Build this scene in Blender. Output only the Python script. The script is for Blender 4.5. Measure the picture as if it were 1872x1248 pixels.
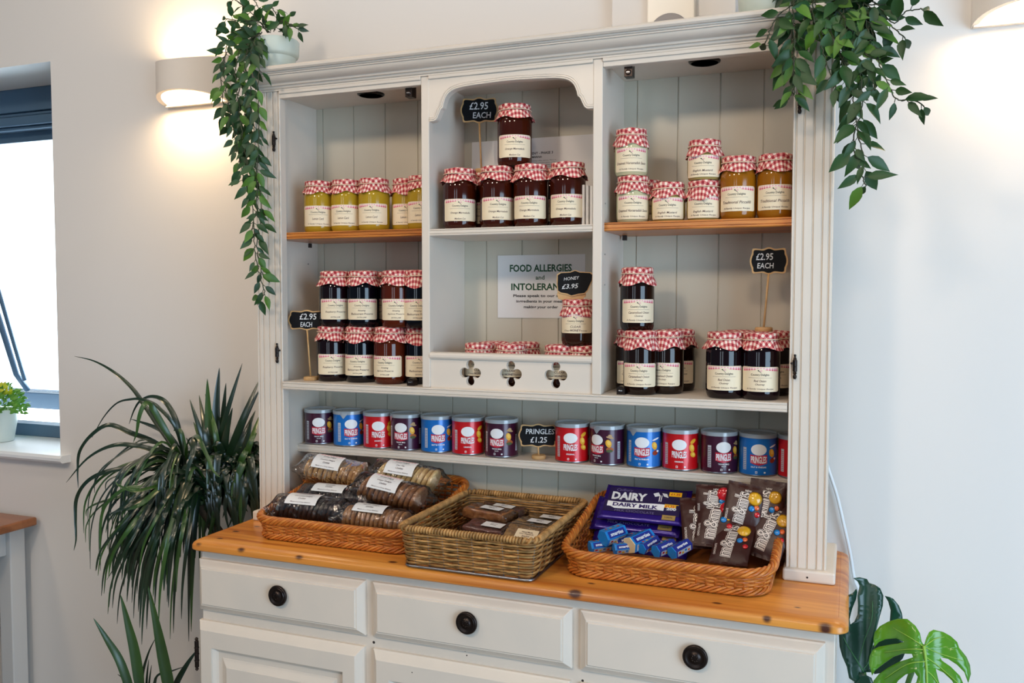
import bpy, bmesh, math, random
from mathutils import Vector, Matrix, noise
from mathutils.geometry import tessellate_polygon
PI = math.pi
S = bpy.context.scene
for o in list(bpy.data.objects): bpy.data.objects.remove(o)
C = S.collection
R = random.Random(7)

# ------------------------------------------------------------------ camera
F, CX, CY, CZ, YAW, PITCH, ROLL = 1592.2755, 1.2587, -1.6454, 1.4146, .3699, -.0504, -.0007
_Rz = Matrix.Rotation(YAW, 3, 'Z'); _Rx = Matrix.Rotation(PITCH, 3, 'X'); _Ry = Matrix.Rotation(ROLL, 3, 'Y')
MC = _Rz @ _Rx @ _Ry
CAM = Vector((CX, CY, CZ))
cd = bpy.data.cameras.new('camera'); cam = bpy.data.objects.new('camera', cd); C.objects.link(cam)
cd.sensor_width = 36; cd.lens = F / 1872 * 36; cd.clip_start = .05; cd.clip_end = 60
rt, fw, up = MC.col[0], MC.col[1], MC.col[2]
cam.matrix_world = Matrix(((rt[0], up[0], -fw[0], CX), (rt[1], up[1], -fw[1], CY), (rt[2], up[2], -fw[2], CZ), (0, 0, 0, 1)))
S.camera = cam

def at(px, py, ax, val):
    """the point of the place seen at a photo pixel, on the plane ax = val"""
    d = MC @ Vector(((px - 936) / F, 1, -(py - 624) / F)); i = 'xyz'.index(ax)
    return CAM + d * ((val - CAM[i]) / d[i])

# ------------------------------------------------------------------ light
S.view_settings.view_transform = 'Standard'; S.view_settings.look = 'None'
S.view_settings.exposure = 0.06; S.view_settings.gamma = 1.0; S.view_settings.use_curve_mapping = False
W = bpy.data.worlds.new('world'); S.world = W; W.use_nodes = True
bg = W.node_tree.nodes['Background']; bg.inputs[0].default_value = (.48, .76, 1.0, 1); bg.inputs[1].default_value = .15

def area(name, loc, target, sx, sy, power, col, spread=None):
    l = bpy.data.lights.new(name, 'AREA'); l.shape = 'RECTANGLE'; l.size = sx; l.size_y = sy; l.energy = power; l.color = col
    if spread: l.spread = spread
    o = bpy.data.objects.new(name, l); C.objects.link(o); o.location = loc
    d = Vector(target) - Vector(loc); o.rotation_euler = d.to_track_quat('-Z', 'Y').to_euler()
    return o
# daylight of the glazed doors on the right hand side of the room
area('daylight_doors', (3.1, -1.85, 1.20), (0.9, 0.1, 1.05), 1.5, 1.9, 66, (.56, .78, 1.0))
# two tall windows behind the camera
for wx in (-.35, .62): area('daylight_window', (wx, -3.9, 1.75), (wx + .1, 0, 1.3), .42, 1.3, 6, (.74, .88, 1.0))
# warm ceiling lamps of the cafe
for wx, wy, p in ((-1.5, -1.9, 8.5), (.0, -2.5, 18), (1.4, -2.3, 10.5)):
    area('ceiling_lamp', (wx, wy, 2.75), (wx * .6 + .3, .1, 1.0), .26, .26, p, (1.0, .80, .61))
for wx in (-.35, .55, 1.45): area('ceiling_lamp', (wx, -.95, 2.8), (wx, -.75, 0), .26, .26, 3.0, (1.0, .84, .68))
# overcast daylight falling in through the window opening
area('window_daylight', (-1.75, 1.75, 1.0), (-1.35, .3, 1.75), 1.6, 1.2, 80, (.66, .86, 1.0))

# ------------------------------------------------------------------ materials
def srgb(c): return tuple((v / 255 / 12.92 if v / 255 <= .04045 else ((v / 255 + .055) / 1.055) ** 2.4) for v in c) + (1,)
MATS = {}
def pm(name, col, rough=.5, coat=0, metal=0, bump=None, spec=.5, trans=0, sss=0, var=None, emit=None):
    if name in MATS: return MATS[name]
    m = bpy.data.materials.new(name); m.use_nodes = True; MATS[name] = m
    nt = m.node_tree; b = nt.nodes['Principled BSDF']
    b.inputs['Base Color'].default_value = srgb(col); b.inputs['Roughness'].default_value = rough
    b.inputs['Metallic'].default_value = metal; b.inputs['Coat Weight'].default_value = coat; b.inputs['Coat Roughness'].default_value = .04
    b.inputs['Specular IOR Level'].default_value = spec
    if trans: b.inputs['Transmission Weight'].default_value = trans
    if sss: b.inputs['Subsurface Weight'].default_value = sss; b.inputs['Subsurface Radius'].default_value = (.01, .008, .004)
    if emit: b.inputs['Emission Color'].default_value = srgb(emit[0]); b.inputs['Emission Strength'].default_value = emit[1]
    if var or bump:
        tc = nt.nodes.new('ShaderNodeTexCoord')
    if var:   # (scale, second colour, amount, stretch)
        mp = nt.nodes.new('ShaderNodeMapping'); mp.inputs['Scale'].default_value = var[3] if len(var) > 3 else (1, 1, 1)
        nt.links.new(tc.outputs['Object'], mp.inputs[0])
        n = nt.nodes.new('ShaderNodeTexNoise'); n.inputs['Scale'].default_value = var[0]; n.inputs['Detail'].default_value = 4
        nt.links.new(mp.outputs[0], n.inputs['Vector'])
        r = nt.nodes.new('ShaderNodeMapRange'); r.inputs[1].default_value = .35; r.inputs[2].default_value = .68; r.inputs[4].default_value = var[2]
        nt.links.new(n.outputs[0], r.inputs[0])
        x = nt.nodes.new('ShaderNodeMix'); x.data_type = 'RGBA'; x.inputs[6].default_value = srgb(col); x.inputs[7].default_value = srgb(var[1])
        nt.links.new(r.outputs[0], x.inputs[0]); nt.links.new(x.outputs[2], b.inputs['Base Color'])
    if bump:  # (scale, strength)
        n = nt.nodes.new('ShaderNodeTexNoise'); n.inputs['Scale'].default_value = bump[0]; n.inputs['Detail'].default_value = 3
        nt.links.new(tc.outputs['Object'], n.inputs['Vector'])
        bp = nt.nodes.new('ShaderNodeBump'); bp.inputs['Strength'].default_value = bump[1]; bp.inputs['Distance'].default_value = .002
        nt.links.new(n.outputs[0], bp.inputs['Height']); nt.links.new(bp.outputs[0], b.inputs['Normal'])
    return m

wall_m = pm('wall_paint', (226, 221, 216), .75, bump=(90, .04))
floor_m = pm('floor_vinyl', (150, 140, 130), .5, var=(3, (120, 110, 100), .6))
paint = pm('cream_furniture_paint', (224, 211, 196), .42, bump=(45, .03), var=(7, (208, 200, 189), .5))
backp = pm('sage_back_board_paint', (206, 198, 180), .45, bump=(45, .03), var=(5, (194, 187, 168), .5, (1, 1, .25)))
iron = pm('dark_bronze', (42, 32, 28), .32, metal=.7, spec=.6)
steel = pm('steel', (160, 160, 165), .3, metal=1)
plaster = pm('plaster', (225, 216, 206), .7)
white_cer = pm('white_ceramic', (206, 216, 210), .35)
frame_m = pm('window_frame_grey', (76, 104, 130), .4)
white_up = pm('white_upvc', (235, 238, 240), .35)

def wood(name, c1, c2, c3, grain='x', knots=(), scale=1.0):
    m = bpy.data.materials.new(name); m.use_nodes = True; MATS[name] = m
    nt = m.node_tree; N = nt.nodes; L = nt.links; b = N['Principled BSDF']
    b.inputs['Roughness'].default_value = .33; b.inputs['Coat Weight'].default_value = .15; b.inputs['Coat Roughness'].default_value = .2
    tc = N.new('ShaderNodeTexCoord'); mp = N.new('ShaderNodeMapping'); L.new(tc.outputs['Object'], mp.inputs[0])
    mp.inputs['Scale'].default_value = {'x': (1.3 * scale, 22 * scale, 22 * scale), 'y': (22 * scale, 1.3 * scale, 22 * scale), 'z': (22 * scale, 22 * scale, 1.3 * scale)}[grain]
    n = N.new('ShaderNodeTexNoise'); n.inputs['Scale'].default_value = 1.6; n.inputs['Detail'].default_value = 5; n.inputs['Distortion'].default_value = .6
    L.new(mp.outputs[0], n.inputs['Vector'])
    r = N.new('ShaderNodeValToRGB'); r.color_ramp.elements[0].position = .3; r.color_ramp.elements[0].color = srgb(c2)
    r.color_ramp.elements[1].position = .62; r.color_ramp.elements[1].color = srgb(c1)
    L.new(n.outputs[0], r.inputs[0]); out = r.outputs[0]
    for (kx, ky, kz, kr) in knots:
        s = N.new('ShaderNodeVectorMath'); s.operation = 'SUBTRACT'; s.inputs[1].default_value = (kx, ky, kz); L.new(tc.outputs['Object'], s.inputs[0])
        q = N.new('ShaderNodeVectorMath'); q.operation = 'MULTIPLY'; q.inputs[1].default_value = (.55, 1, .6); L.new(s.outputs[0], q.inputs[0])
        l = N.new('ShaderNodeVectorMath'); l.operation = 'LENGTH'; L.new(q.outputs[0], l.inputs[0])
        ad = N.new('ShaderNodeMath'); ad.operation = 'MULTIPLY_ADD'; ad.inputs[1].default_value = .006; L.new(n.outputs[0], ad.inputs[0]); L.new(l.outputs['Value'], ad.inputs[2])
        mr = N.new('ShaderNodeMapRange'); mr.interpolation_type = 'SMOOTHSTEP'; mr.inputs[1].default_value = kr + .005; mr.inputs[2].default_value = kr * .5 + .003; L.new(ad.outputs[0], mr.inputs[0])
        x = N.new('ShaderNodeMix'); x.data_type = 'RGBA'; x.inputs[7].default_value = srgb(c3); L.new(mr.outputs[0], x.inputs[0]); L.new(out, x.inputs[6]); out = x.outputs[2]
    L.new(out, b.inputs['Base Color'])
    return m
KN = [(431, 971, .004), (440, 1001, .006), (546, 1014, .006), (718, 1027, .006), (1051, 1082, .007), (1311, 1102, .004), (1402, 1131, .004), (1458, 1110, .003), (1509, 1150, .007), (1081, 1066, .004), (402, 984, .004), (470, 962, .004), (362, 990, .005)]
kn = []
for a, b_, r_ in KN:
    p = at(a, b_, 'z', .9015)
    if p.y < -.19: p = at(a, b_, 'y', -.197)
    kn.append((p.x, p.y, p.z, r_))
pine = wood('knotty_pine', (222, 148, 62), (174, 90, 26), (74, 34, 16), 'x', kn)
pine_shelf = wood('shelf_pine', (214, 134, 58), (142, 70, 20), (60, 30, 15), 'x', (), 2.2)
table_wood = wood('table_wood', (158, 98, 58), (128, 74, 40), (60, 30, 15), 'x')
sign_wood = pm('pale_sign_wood', (205, 165, 112), .5, var=(40, (180, 135, 85), .6))
black_bd = pm('chalkboard_black', (8, 9, 13), .7, spec=.25)
chalk = pm('chalk_white', (215, 215, 215), .8)

def gingham():
    m = bpy.data.materials.new('red_gingham_cloth'); m.use_nodes = True; MATS['gingham'] = m
    nt = m.node_tree; N = nt.nodes; L = nt.links; b = N['Principled BSDF']; b.inputs['Roughness'].default_value = .85
    uv = N.new('ShaderNodeUVMap'); sp = N.new('ShaderNodeSeparateXYZ'); L.new(uv.outputs[0], sp.inputs[0])
    st = []
    for i in range(2):
        a = N.new('ShaderNodeMath'); a.operation = 'MULTIPLY'; a.inputs[1].default_value = 1 / .0114; L.new(sp.outputs[i], a.inputs[0])
        f = N.new('ShaderNodeMath'); f.operation = 'FRACT'; L.new(a.outputs[0], f.inputs[0])
        g = N.new('ShaderNodeMath'); g.operation = 'GREATER_THAN'; g.inputs[1].default_value = .48; L.new(f.outputs[0], g.inputs[0]); st.append(g)
    ad = N.new('ShaderNodeMath'); L.new(st[0].outputs[0], ad.inputs[0]); L.new(st[1].outputs[0], ad.inputs[1])
    dv = N.new('ShaderNodeMath'); dv.operation = 'MULTIPLY'; dv.inputs[1].default_value = .5; L.new(ad.outputs[0], dv.inputs[0])
    r = N.new('ShaderNodeValToRGB'); r.color_ramp.interpolation = 'CONSTANT'; e = r.color_ramp.elements
    e[0].position = 0; e[0].color = srgb((240, 222, 205)); e[1].position = .3; e[1].color = srgb((214, 128, 122)); x = e.new(.8); x.color = srgb((158, 34, 46))
    L.new(dv.outputs[0], r.inputs[0]); L.new(r.outputs[0], b.inputs['Base Color'])
    return m
cloth = gingham()
twine = pm('cream_string', (226, 196, 168), .8)
paper = pm('cream_label_paper', (236, 218, 186), .55)
white_paper = pm('white_paper', (232, 230, 228), .6)
ink = pm('dark_ink', (40, 32, 34), .6)
ink2 = pm('brown_ink', (92, 62, 60), .6)
pinkd = pm('pink_check_dark', (208, 70, 92), .6); pinkl = pm('pink_check_light', (232, 172, 178), .6); pinkw = pm('pink_check_pale', (240, 214, 206), .6)
green_ink = pm('green_ink', (24, 74, 42), .6)
black_ink = pm('black_ink', (20, 20, 24), .6)

def cello():
    m = bpy.data.materials.new('clear_cellophane'); m.use_nodes = True; MATS['cello'] = m
    nt = m.node_tree; N = nt.nodes; L = nt.links; N.remove(N['Principled BSDF']); out = N['Material Output']
    tr = N.new('ShaderNodeBsdfTransparent'); tr.inputs[0].default_value = (.97, .97, .97, 1)
    gl = N.new('ShaderNodeBsdfGlossy'); gl.inputs['Roughness'].default_value = .12
    tc = N.new('ShaderNodeTexCoord'); n = N.new('ShaderNodeTexNoise'); n.inputs['Scale'].default_value = 42; n.inputs['Detail'].default_value = 3; n.inputs['Distortion'].default_value = 1.2
    L.new(tc.outputs['Object'], n.inputs['Vector'])
    bp = N.new('ShaderNodeBump'); bp.inputs['Strength'].default_value = .9; bp.inputs['Distance'].default_value = .008; L.new(n.outputs[0], bp.inputs['Height']); L.new(bp.outputs[0], gl.inputs['Normal'])
    fr = N.new('ShaderNodeLayerWeight'); fr.inputs['Blend'].default_value = .22; L.new(bp.outputs[0], fr.inputs['Normal'])
    ad = N.new('ShaderNodeMath'); ad.inputs[1].default_value = .09; L.new(fr.outputs[0], ad.inputs[0])
    mx = N.new('ShaderNodeMixShader'); L.new(ad.outputs[0], mx.inputs[0]); L.new(tr.outputs[0], mx.inputs[1]); L.new(gl.outputs[0], mx.inputs[2]); L.new(mx.outputs[0], out.inputs[0])
    return m
cellophane = cello()
def glassm(name, tint, fac=.04, rough=.02):
    m = bpy.data.materials.new(name); m.use_nodes = True; MATS[name] = m
    nt = m.node_tree; N = nt.nodes; L = nt.links; N.remove(N['Principled BSDF']); out = N['Material Output']
    tr = N.new('ShaderNodeBsdfTransparent'); tr.inputs[0].default_value = tint
    gl = N.new('ShaderNodeBsdfGlossy'); gl.inputs['Roughness'].default_value = rough
    fr = N.new('ShaderNodeLayerWeight'); fr.inputs['Blend'].default_value = .12; ad = N.new('ShaderNodeMath'); ad.inputs[1].default_value = fac; L.new(fr.outputs[0], ad.inputs[0])
    mx = N.new('ShaderNodeMixShader'); L.new(ad.outputs[0], mx.inputs[0]); L.new(tr.outputs[0], mx.inputs[1]); L.new(gl.outputs[0], mx.inputs[2]); L.new(mx.outputs[0], out.inputs[0])
    return m
pane_m = glassm('window_glass', (.95, .98, 1, 1))

# ------------------------------------------------------------------ mesh helpers
class MB:
    def __init__(s): s.v = []; s.f = []; s.m = []; s.mats = []; s.uv = {}
    def mi(s, m):
        if m not in s.mats: s.mats.append(m)
        return s.mats.index(m)
    def add(s, vs, fs, m):
        b = len(s.v); s.v += [tuple(v) for v in vs]; k = s.mi(m)
        for f in fs: s.f.append(tuple(b + i for i in f)); s.m.append(k)
        return b
    def box(s, a, b, m):
        (x0, y0, z0), (x1, y1, z1) = a, b
        s.add([(x0, y0, z0), (x1, y0, z0), (x1, y1, z0), (x0, y1, z0), (x0, y0, z1), (x1, y0, z1), (x1, y1, z1), (x0, y1, z1)],
              [(0, 3, 2, 1), (4, 5, 6, 7), (0, 1, 5, 4), (1, 2, 6, 5), (2, 3, 7, 6), (3, 0, 4, 7)], m)
    def extr(s, prof, ax, a, b, m):
        """prism of a closed 2-D profile along x (profile y,z), y (x,z) or z (x,y)"""
        P = {'x': lambda p, t: (t, p[0], p[1]), 'y': lambda p, t: (p[0], t, p[1]), 'z': lambda p, t: (p[0], p[1], t)}[ax]
        n = len(prof); vs = [P(p, a) for p in prof] + [P(p, b) for p in prof]
        fs = [(i, (i + 1) % n, n + (i + 1) % n, n + i) for i in range(n)]
        tri = tessellate_polygon([[Vector((p[0], p[1], 0)) for p in prof]])
        fs += [tuple(t) for t in tri] + [tuple(n + i for i in reversed(t)) for t in tri]
        s.add(vs, fs, m)
    def lathe(s, prof, m, c=(0, 0, 0), n=28, ax='z', wob=None):
        vs = []; k = len(prof)
        for (r, z) in prof:
            for i in range(n):
                a = 2 * PI * i / n; x, y = r * math.cos(a), r * math.sin(a)
                vs.append({'z': (c[0] + x, c[1] + y, c[2] + z), 'y': (c[0] + x, c[1] + z, c[2] + y), 'x': (c[0] + z, c[1] + x, c[2] + y)}[ax])
        fs = [(j * n + i, j * n + (i + 1) % n, (j + 1) * n + (i + 1) % n, (j + 1) * n + i) for j in range(k - 1) for i in range(n)]
        if prof[0][0] > 1e-6: fs.append(tuple(range(n))[::-1])
        if prof[-1][0] > 1e-6: fs.append(tuple((k - 1) * n + i for i in range(n)))
        s.add(vs, fs, m)
    def tube(s, pts, r, m, n=6, closed=False, caps=True):
        pts = [Vector(p) for p in pts]; k = len(pts)
        if k < 2: return
        rr = r if isinstance(r, (list, tuple)) else [r] * k
        ref = Vector((.13, .27, .95)); vs = []; pn = None; fr_ = []
        for i, p in enumerate(pts):
            if closed: t = pts[(i + 1) % k] - pts[i - 1]
            else: t = pts[min(i + 1, k - 1)] - pts[max(i - 1, 0)]
            t.normalize() if t.length > 0 else None
            if pn is None: a = t.cross(ref); a = a if a.length > .05 else t.cross(Vector((1, 0, 0)))
            else: a = pn - t * pn.dot(t)
            a.normalize(); pn = a; fr_.append((p, t.copy(), a.copy()))
        tw = 0
        if closed:
            t0, a0 = fr_[0][1], fr_[0][2]; a = pn - t0 * pn.dot(t0); a.normalize(); tw = math.atan2(a.cross(a0).dot(t0), a.dot(a0))
        for i, (p, t, a) in enumerate(fr_):
            b = t.cross(a)
            for j in range(n):
                q = 2 * PI * j / n + tw * i / k; vs.append(p + (a * math.cos(q) + b * math.sin(q)) * rr[i])
        fs = [(i * n + j, i * n + (j + 1) % n, ((i + 1) % k) * n + (j + 1) % n, ((i + 1) % k) * n + j) for i in range(k if closed else k - 1) for j in range(n)]
        if not closed and caps: fs += [tuple(range(n))[::-1], tuple((k - 1) * n + j for j in range(n))]
        s.add(vs, fs, m)
    def plate(s, outer, holes, y0, y1, m, ax='y'):
        """flat board with holes; outlines (x,z), thickness y0 (front) .. y1"""
        loops = [outer] + holes; pl = [[Vector((p[0], p[1], 0)) for p in l] for l in loops]
        tri = tessellate_polygon(pl); flat = [p for l in loops for p in l]; n = len(flat)
        vs = [(p[0], y0, p[1]) for p in flat] + [(p[0], y1, p[1]) for p in flat]
        fs = [tuple(t) for t in tri] + [tuple(n + i for i in reversed(t)) for t in tri]; o = 0
        for l in loops:
            k = len(l); fs += [(o + i, o + (i + 1) % k, n + o + (i + 1) % k, n + o + i) for i in range(k)]; o += k
        s.add(vs, fs, m)
    def nested(s, x0, x1, z0, z1, lv, m):
        """panel front made of nested rectangles: levels (inset_x, inset_z, y)"""
        vs = []
        for (ix, iz, y) in lv: vs += [(x0 + ix, y, z0 + iz), (x1 - ix, y, z0 + iz), (x1 - ix, y, z1 - iz), (x0 + ix, y, z1 - iz)]
        fs = [(k * 4 + i, k * 4 + (i + 1) % 4, k * 4 + 4 + (i + 1) % 4, k * 4 + 4 + i) for k in range(len(lv) - 1) for i in range(4)]
        q = (len(lv) - 1) * 4; fs.append((q, q + 1, q + 2, q + 3)); fs.append((3, 2, 1, 0)); s.add(vs, fs, m)
    def build(s, name, parent=None, smooth=False, bevel=0, fix=True, loc=None, auto=None):
        me = bpy.data.meshes.new(name); me.from_pydata(s.v, [], s.f)
        for m in s.mats: me.materials.append(m)
        me.polygons.foreach_set('material_index', s.m)
        if s.uv:
            u = me.uv_layers.new(name='UVMap')
            for l in me.loops: u.data[l.index].uv = s.uv.get(l.vertex_index, (0, 0))
        if fix:
            bm = bmesh.new(); bm.from_mesh(me); bmesh.ops.recalc_face_normals(bm, faces=bm.faces); bm.to_mesh(me); bm.free()
        if smooth:
            me.polygons.foreach_set('use_smooth', [True] * len(me.polygons))
            if auto is not None:
                me.set_sharp_from_angle(angle=auto)
        me.update(); o = link(name, me, parent)
        if loc: o.location = loc
        if bevel:
            b = o.modifiers.new('bevel', 'BEVEL'); b.width = bevel; b.segments = 2; b.limit_method = 'ANGLE'; b.angle_limit = .6
        return o

def link(name, me, parent=None):
    o = bpy.data.objects.new(name, me); C.objects.link(o)
    if parent: o.parent = parent
    return o
def thing(name, label, cat, loc=(0, 0, 0), rz=0, group=None):
    o = bpy.data.objects.new(name, None); C.objects.link(o); o.location = loc; o.rotation_euler = (0, 0, rz); o.empty_display_size = .02
    o['label'] = label; o['category'] = cat
    if group: o['group'] = group
    return o
def tag(o, label, cat, group=None):
    o['label'] = label; o['category'] = cat
    if group: o['group'] = group
    return o
def struct(o): o['kind'] = 'structure'; return o

TC = {}
def text2d(s, bold=0., shear=0.):
    """text as flat triangles scaled to a unit box"""
    k = (s, bold, shear)
    if k in TC: return TC[k]
    cu = bpy.data.curves.new('t', 'FONT'); cu.body = s; cu.size = 1; cu.offset = bold; cu.shear = shear; cu.resolution_u = 2; cu.space_line = 1
    o = bpy.data.objects.new('t', cu); me = bpy.data.meshes.new_from_object(o)
    v = [(p.co.x, p.co.y) for p in me.vertices]; f = [tuple(p.vertices) for p in me.polygons]
    bpy.data.objects.remove(o); bpy.data.curves.remove(cu); bpy.data.meshes.remove(me)
    x0, x1 = min(p[0] for p in v), max(p[0] for p in v); y0, y1 = min(p[1] for p in v), max(p[1] for p in v)
    v = [((a - x0) / (x1 - x0), (b - y0) / (y1 - y0)) for a, b in v]
    TC[k] = (v, f, (x1 - x0) / (y1 - y0)); return TC[k]

class Decal:
    """prints shapes on a surface given by a map (u, v, height) -> point"""
    def __init__(s, mb, fn): s.mb = mb; s.fn = fn
    def cols(s, x0, x1, n, top, bot, m, h=0.):
        ft = top if callable(top) else (lambda x: top); fb = bot if callable(bot) else (lambda x: bot)
        vs = []
        for i in range(n + 1):
            x = x0 + (x1 - x0) * i / n; vs += [s.fn(x, fb(x), h), s.fn(x, ft(x), h)]
        s.mb.add(vs, [(2 * i, 2 * i + 2, 2 * i + 3, 2 * i + 1) for i in range(n)], m)
    def rect(s, x0, x1, z0, z1, m, h=0., n=1): s.cols(x0, x1, n, z1, z0, m, h)
    def ell(s, cx, cz, rx, rz, m, h=0., n=12, rot=0):
        if rot == 0:
            g = lambda x: rz * math.sqrt(max(0, 1 - ((x - cx) / rx) ** 2))
            vs = []
            for i in range(n + 1):
                x = cx - rx * math.cos(PI * i / n); vs += [s.fn(x, cz - g(x), h), s.fn(x, cz + g(x), h)]
            s.mb.add(vs, [(2 * i, 2 * i + 2, 2 * i + 3, 2 * i + 1) for i in range(n)], m)
        else:
            c, q = math.cos(rot), math.sin(rot); vs = [s.fn(cx, cz, h)]
            for i in range(n):
                a = 2 * PI * i / n; x, z = rx * math.cos(a), rz * math.sin(a); vs.append(s.fn(cx + x * c - z * q, cz + x * q + z * c, h))
            s.mb.add(vs, [(0, 1 + i, 1 + (i + 1) % n) for i in range(n)], m)
    def poly(s, pts, m, h=0.):
        tri = tessellate_polygon([[Vector((p[0], p[1], 0)) for p in pts]]); s.mb.add([s.fn(p[0], p[1], h) for p in pts], [tuple(t) for t in tri], m)
    def text(s, t, cx, cz, w, hh, m, h=.0002, bold=.01, shear=0, rot=0, warp=None):
        v, f, asp = text2d(t, bold, shear)
        if w is None: w = hh * asp
        vs = []
        for a, b in v:
            x, z = (a - .5) * w, (b - .5) * hh
            if warp: z = warp(a, b) * hh
            if rot: x, z = x * math.cos(rot) - z * math.sin(rot), x * math.sin(rot) + z * math.cos(rot)
            vs.append(s.fn(cx + x, cz + z, h))
        s.mb.add(vs, f, m)
def cyl(r, a0=-PI / 2, z0=0): return lambda u, v, h: ((r + h) * math.cos(a0 + u / r), (r + h) * math.sin(a0 + u / r), z0 + v)
def flat(y=0.): return lambda u, v, h: (u, y - h, v)

# ================================================================== THE ROOM
WY = .24                                           # face of the wall behind the dresser
WX1, WZ0, WZ1 = -.893, .957, 2.09                  # window opening
b = MB()
b.box((-3.2, WY, 0), (-2.15, .52, 3), wall_m); b.box((WX1, WY, 0), (3.6, .52, 3), wall_m)
b.box((-2.15, WY, 0), (WX1, .52, WZ0 - .022), wall_m); b.box((-2.15, WY, WZ1), (WX1, .52, 3), wall_m)
struct(b.build('wall_back'))
b = MB(); b.box((-3.2, -4.5, -.05), (3.6, WY, 0), floor_m); struct(b.build('floor'))
# window: sill, frame, tilted-out sash
b = MB(); b.box((-2.15, WY, WZ0 - .022), (WX1 - .001, .52, WZ0), white_up)
b.extr([(WY, WZ0 - .022), (WY - .030, WZ0 - .022), (WY - .037, WZ0 - .015), (WY - .037, WZ0 - .007), (WY - .030, WZ0), (WY, WZ0)], 'x', -2.2, WX1 + .04, white_up)
struct(b.build('trim_1', smooth=True, auto=.6))
win = MB(); fy0, fy1 = .445, .505
win.box((-2.15, fy0, WZ1 - .075), (WX1, fy1, WZ1), frame_m); win.box((-2.15, fy0, WZ0), (WX1, fy1, WZ0 + .04), frame_m)
win.box((-.965, fy0, WZ0), (WX1, fy1, WZ1), frame_m); win.box((-2.15, fy0, WZ0), (-2.08, fy1, WZ1), frame_m)
for k, (z0, z1, y) in enumerate([(WZ1 - .086, WZ1 - .075, fy0 + .01), (WZ1 - .12, WZ1 - .092, fy0 - .012), (WZ1 - .130, WZ1 - .12, fy0 + .006)]): win.box((-2.08, y, z0), (-.965, fy1, z1), frame_m)
win = struct(win.build('window_1', bevel=.003))
sash = MB(); L_ = .995; th = math.radians(11)
def sp(x, d, t): return (x, .49 + d * math.sin(th) + t * math.cos(th), 1.985 - d * math.cos(th) + t * math.sin(th))
def sbox(x0, x1, d0, d1, t0, t1, m):
    vs = [sp(x, d, t) for t in (t0, t1) for d in (d0, d1) for x in (x0, x1)]
    sash.add(vs, [(0, 1, 3, 2), (4, 6, 7, 5), (0, 4, 5, 1), (2, 3, 7, 6), (0, 2, 6, 4), (1, 5, 7, 3)], m)
sbox(-2.08, -.965, 0, .055, 0, .045, frame_m); sbox(-2.08, -.965, L_ - .06, L_, 0, .045, frame_m)
sbox(-2.08, -2.02, .055, L_ - .06, 0, .045, frame_m); sbox(-1.025, -.965, .055, L_ - .06, 0, .045, frame_m)
so = sash.build('sash', win, bevel=.002)
g = MB(); sash2 = sash; sash = g; sbox(-2.02, -1.025, .055, L_ - .06, .018, .026, pane_m); sash.build('pane', so); sash = sash2
g = MB(); g.tube([(-1.53, .47, 1.62), (-1.505, .60, 1.14), (-1.50, .64, 1.08)], .010, frame_m); g.tube([(-1.485, .47, 1.62), (-1.465, .60, 1.12)], .007, frame_m)
g.build('window_stay', win, smooth=True)
g = MB(); g.box((-1.03, .425, 1.08), (-1.012, .445, 1.17), steel); g.build('window_handle', win, bevel=.004)
# glowing sheet added outside the window as the bright overcast sky
sky = pm('overcast_sky', (255, 255, 255), 1, emit=((240, 250, 255), 3.2))
b = MB(); b.box((-7, 3.6, -1), (1.5, 3.62, 5), sky); o = b.build('sky_backdrop'); struct(o)

# boxed-in pipe duct high on the wall with a white panel and a round disc
b = MB(); b.box((.770, .205, 1.86), (1.03, WY, 3), wall_m); struct(b.build('trim_3', bevel=.002))
t = thing('disc_panel', 'white rectangular wall panel with a grey round disc, above the hutch cornice', 'wall panel', (.898, .20, 1.980))
b = MB(); b.box((-.047, -.015, -.055), (.052, .005, .16), pm('glossy_white_plastic', (244, 236, 222), .3)); b.build('panel', t, bevel=.003)
b = MB(); b.lathe([(0, -.004), (.041, -.004), (.043, 0), (.043, .004)], pm('grey_plastic', (150, 144, 142), .6), (0, -.0195, -.021), 40, 'y'); b.build('disc', t)

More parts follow.
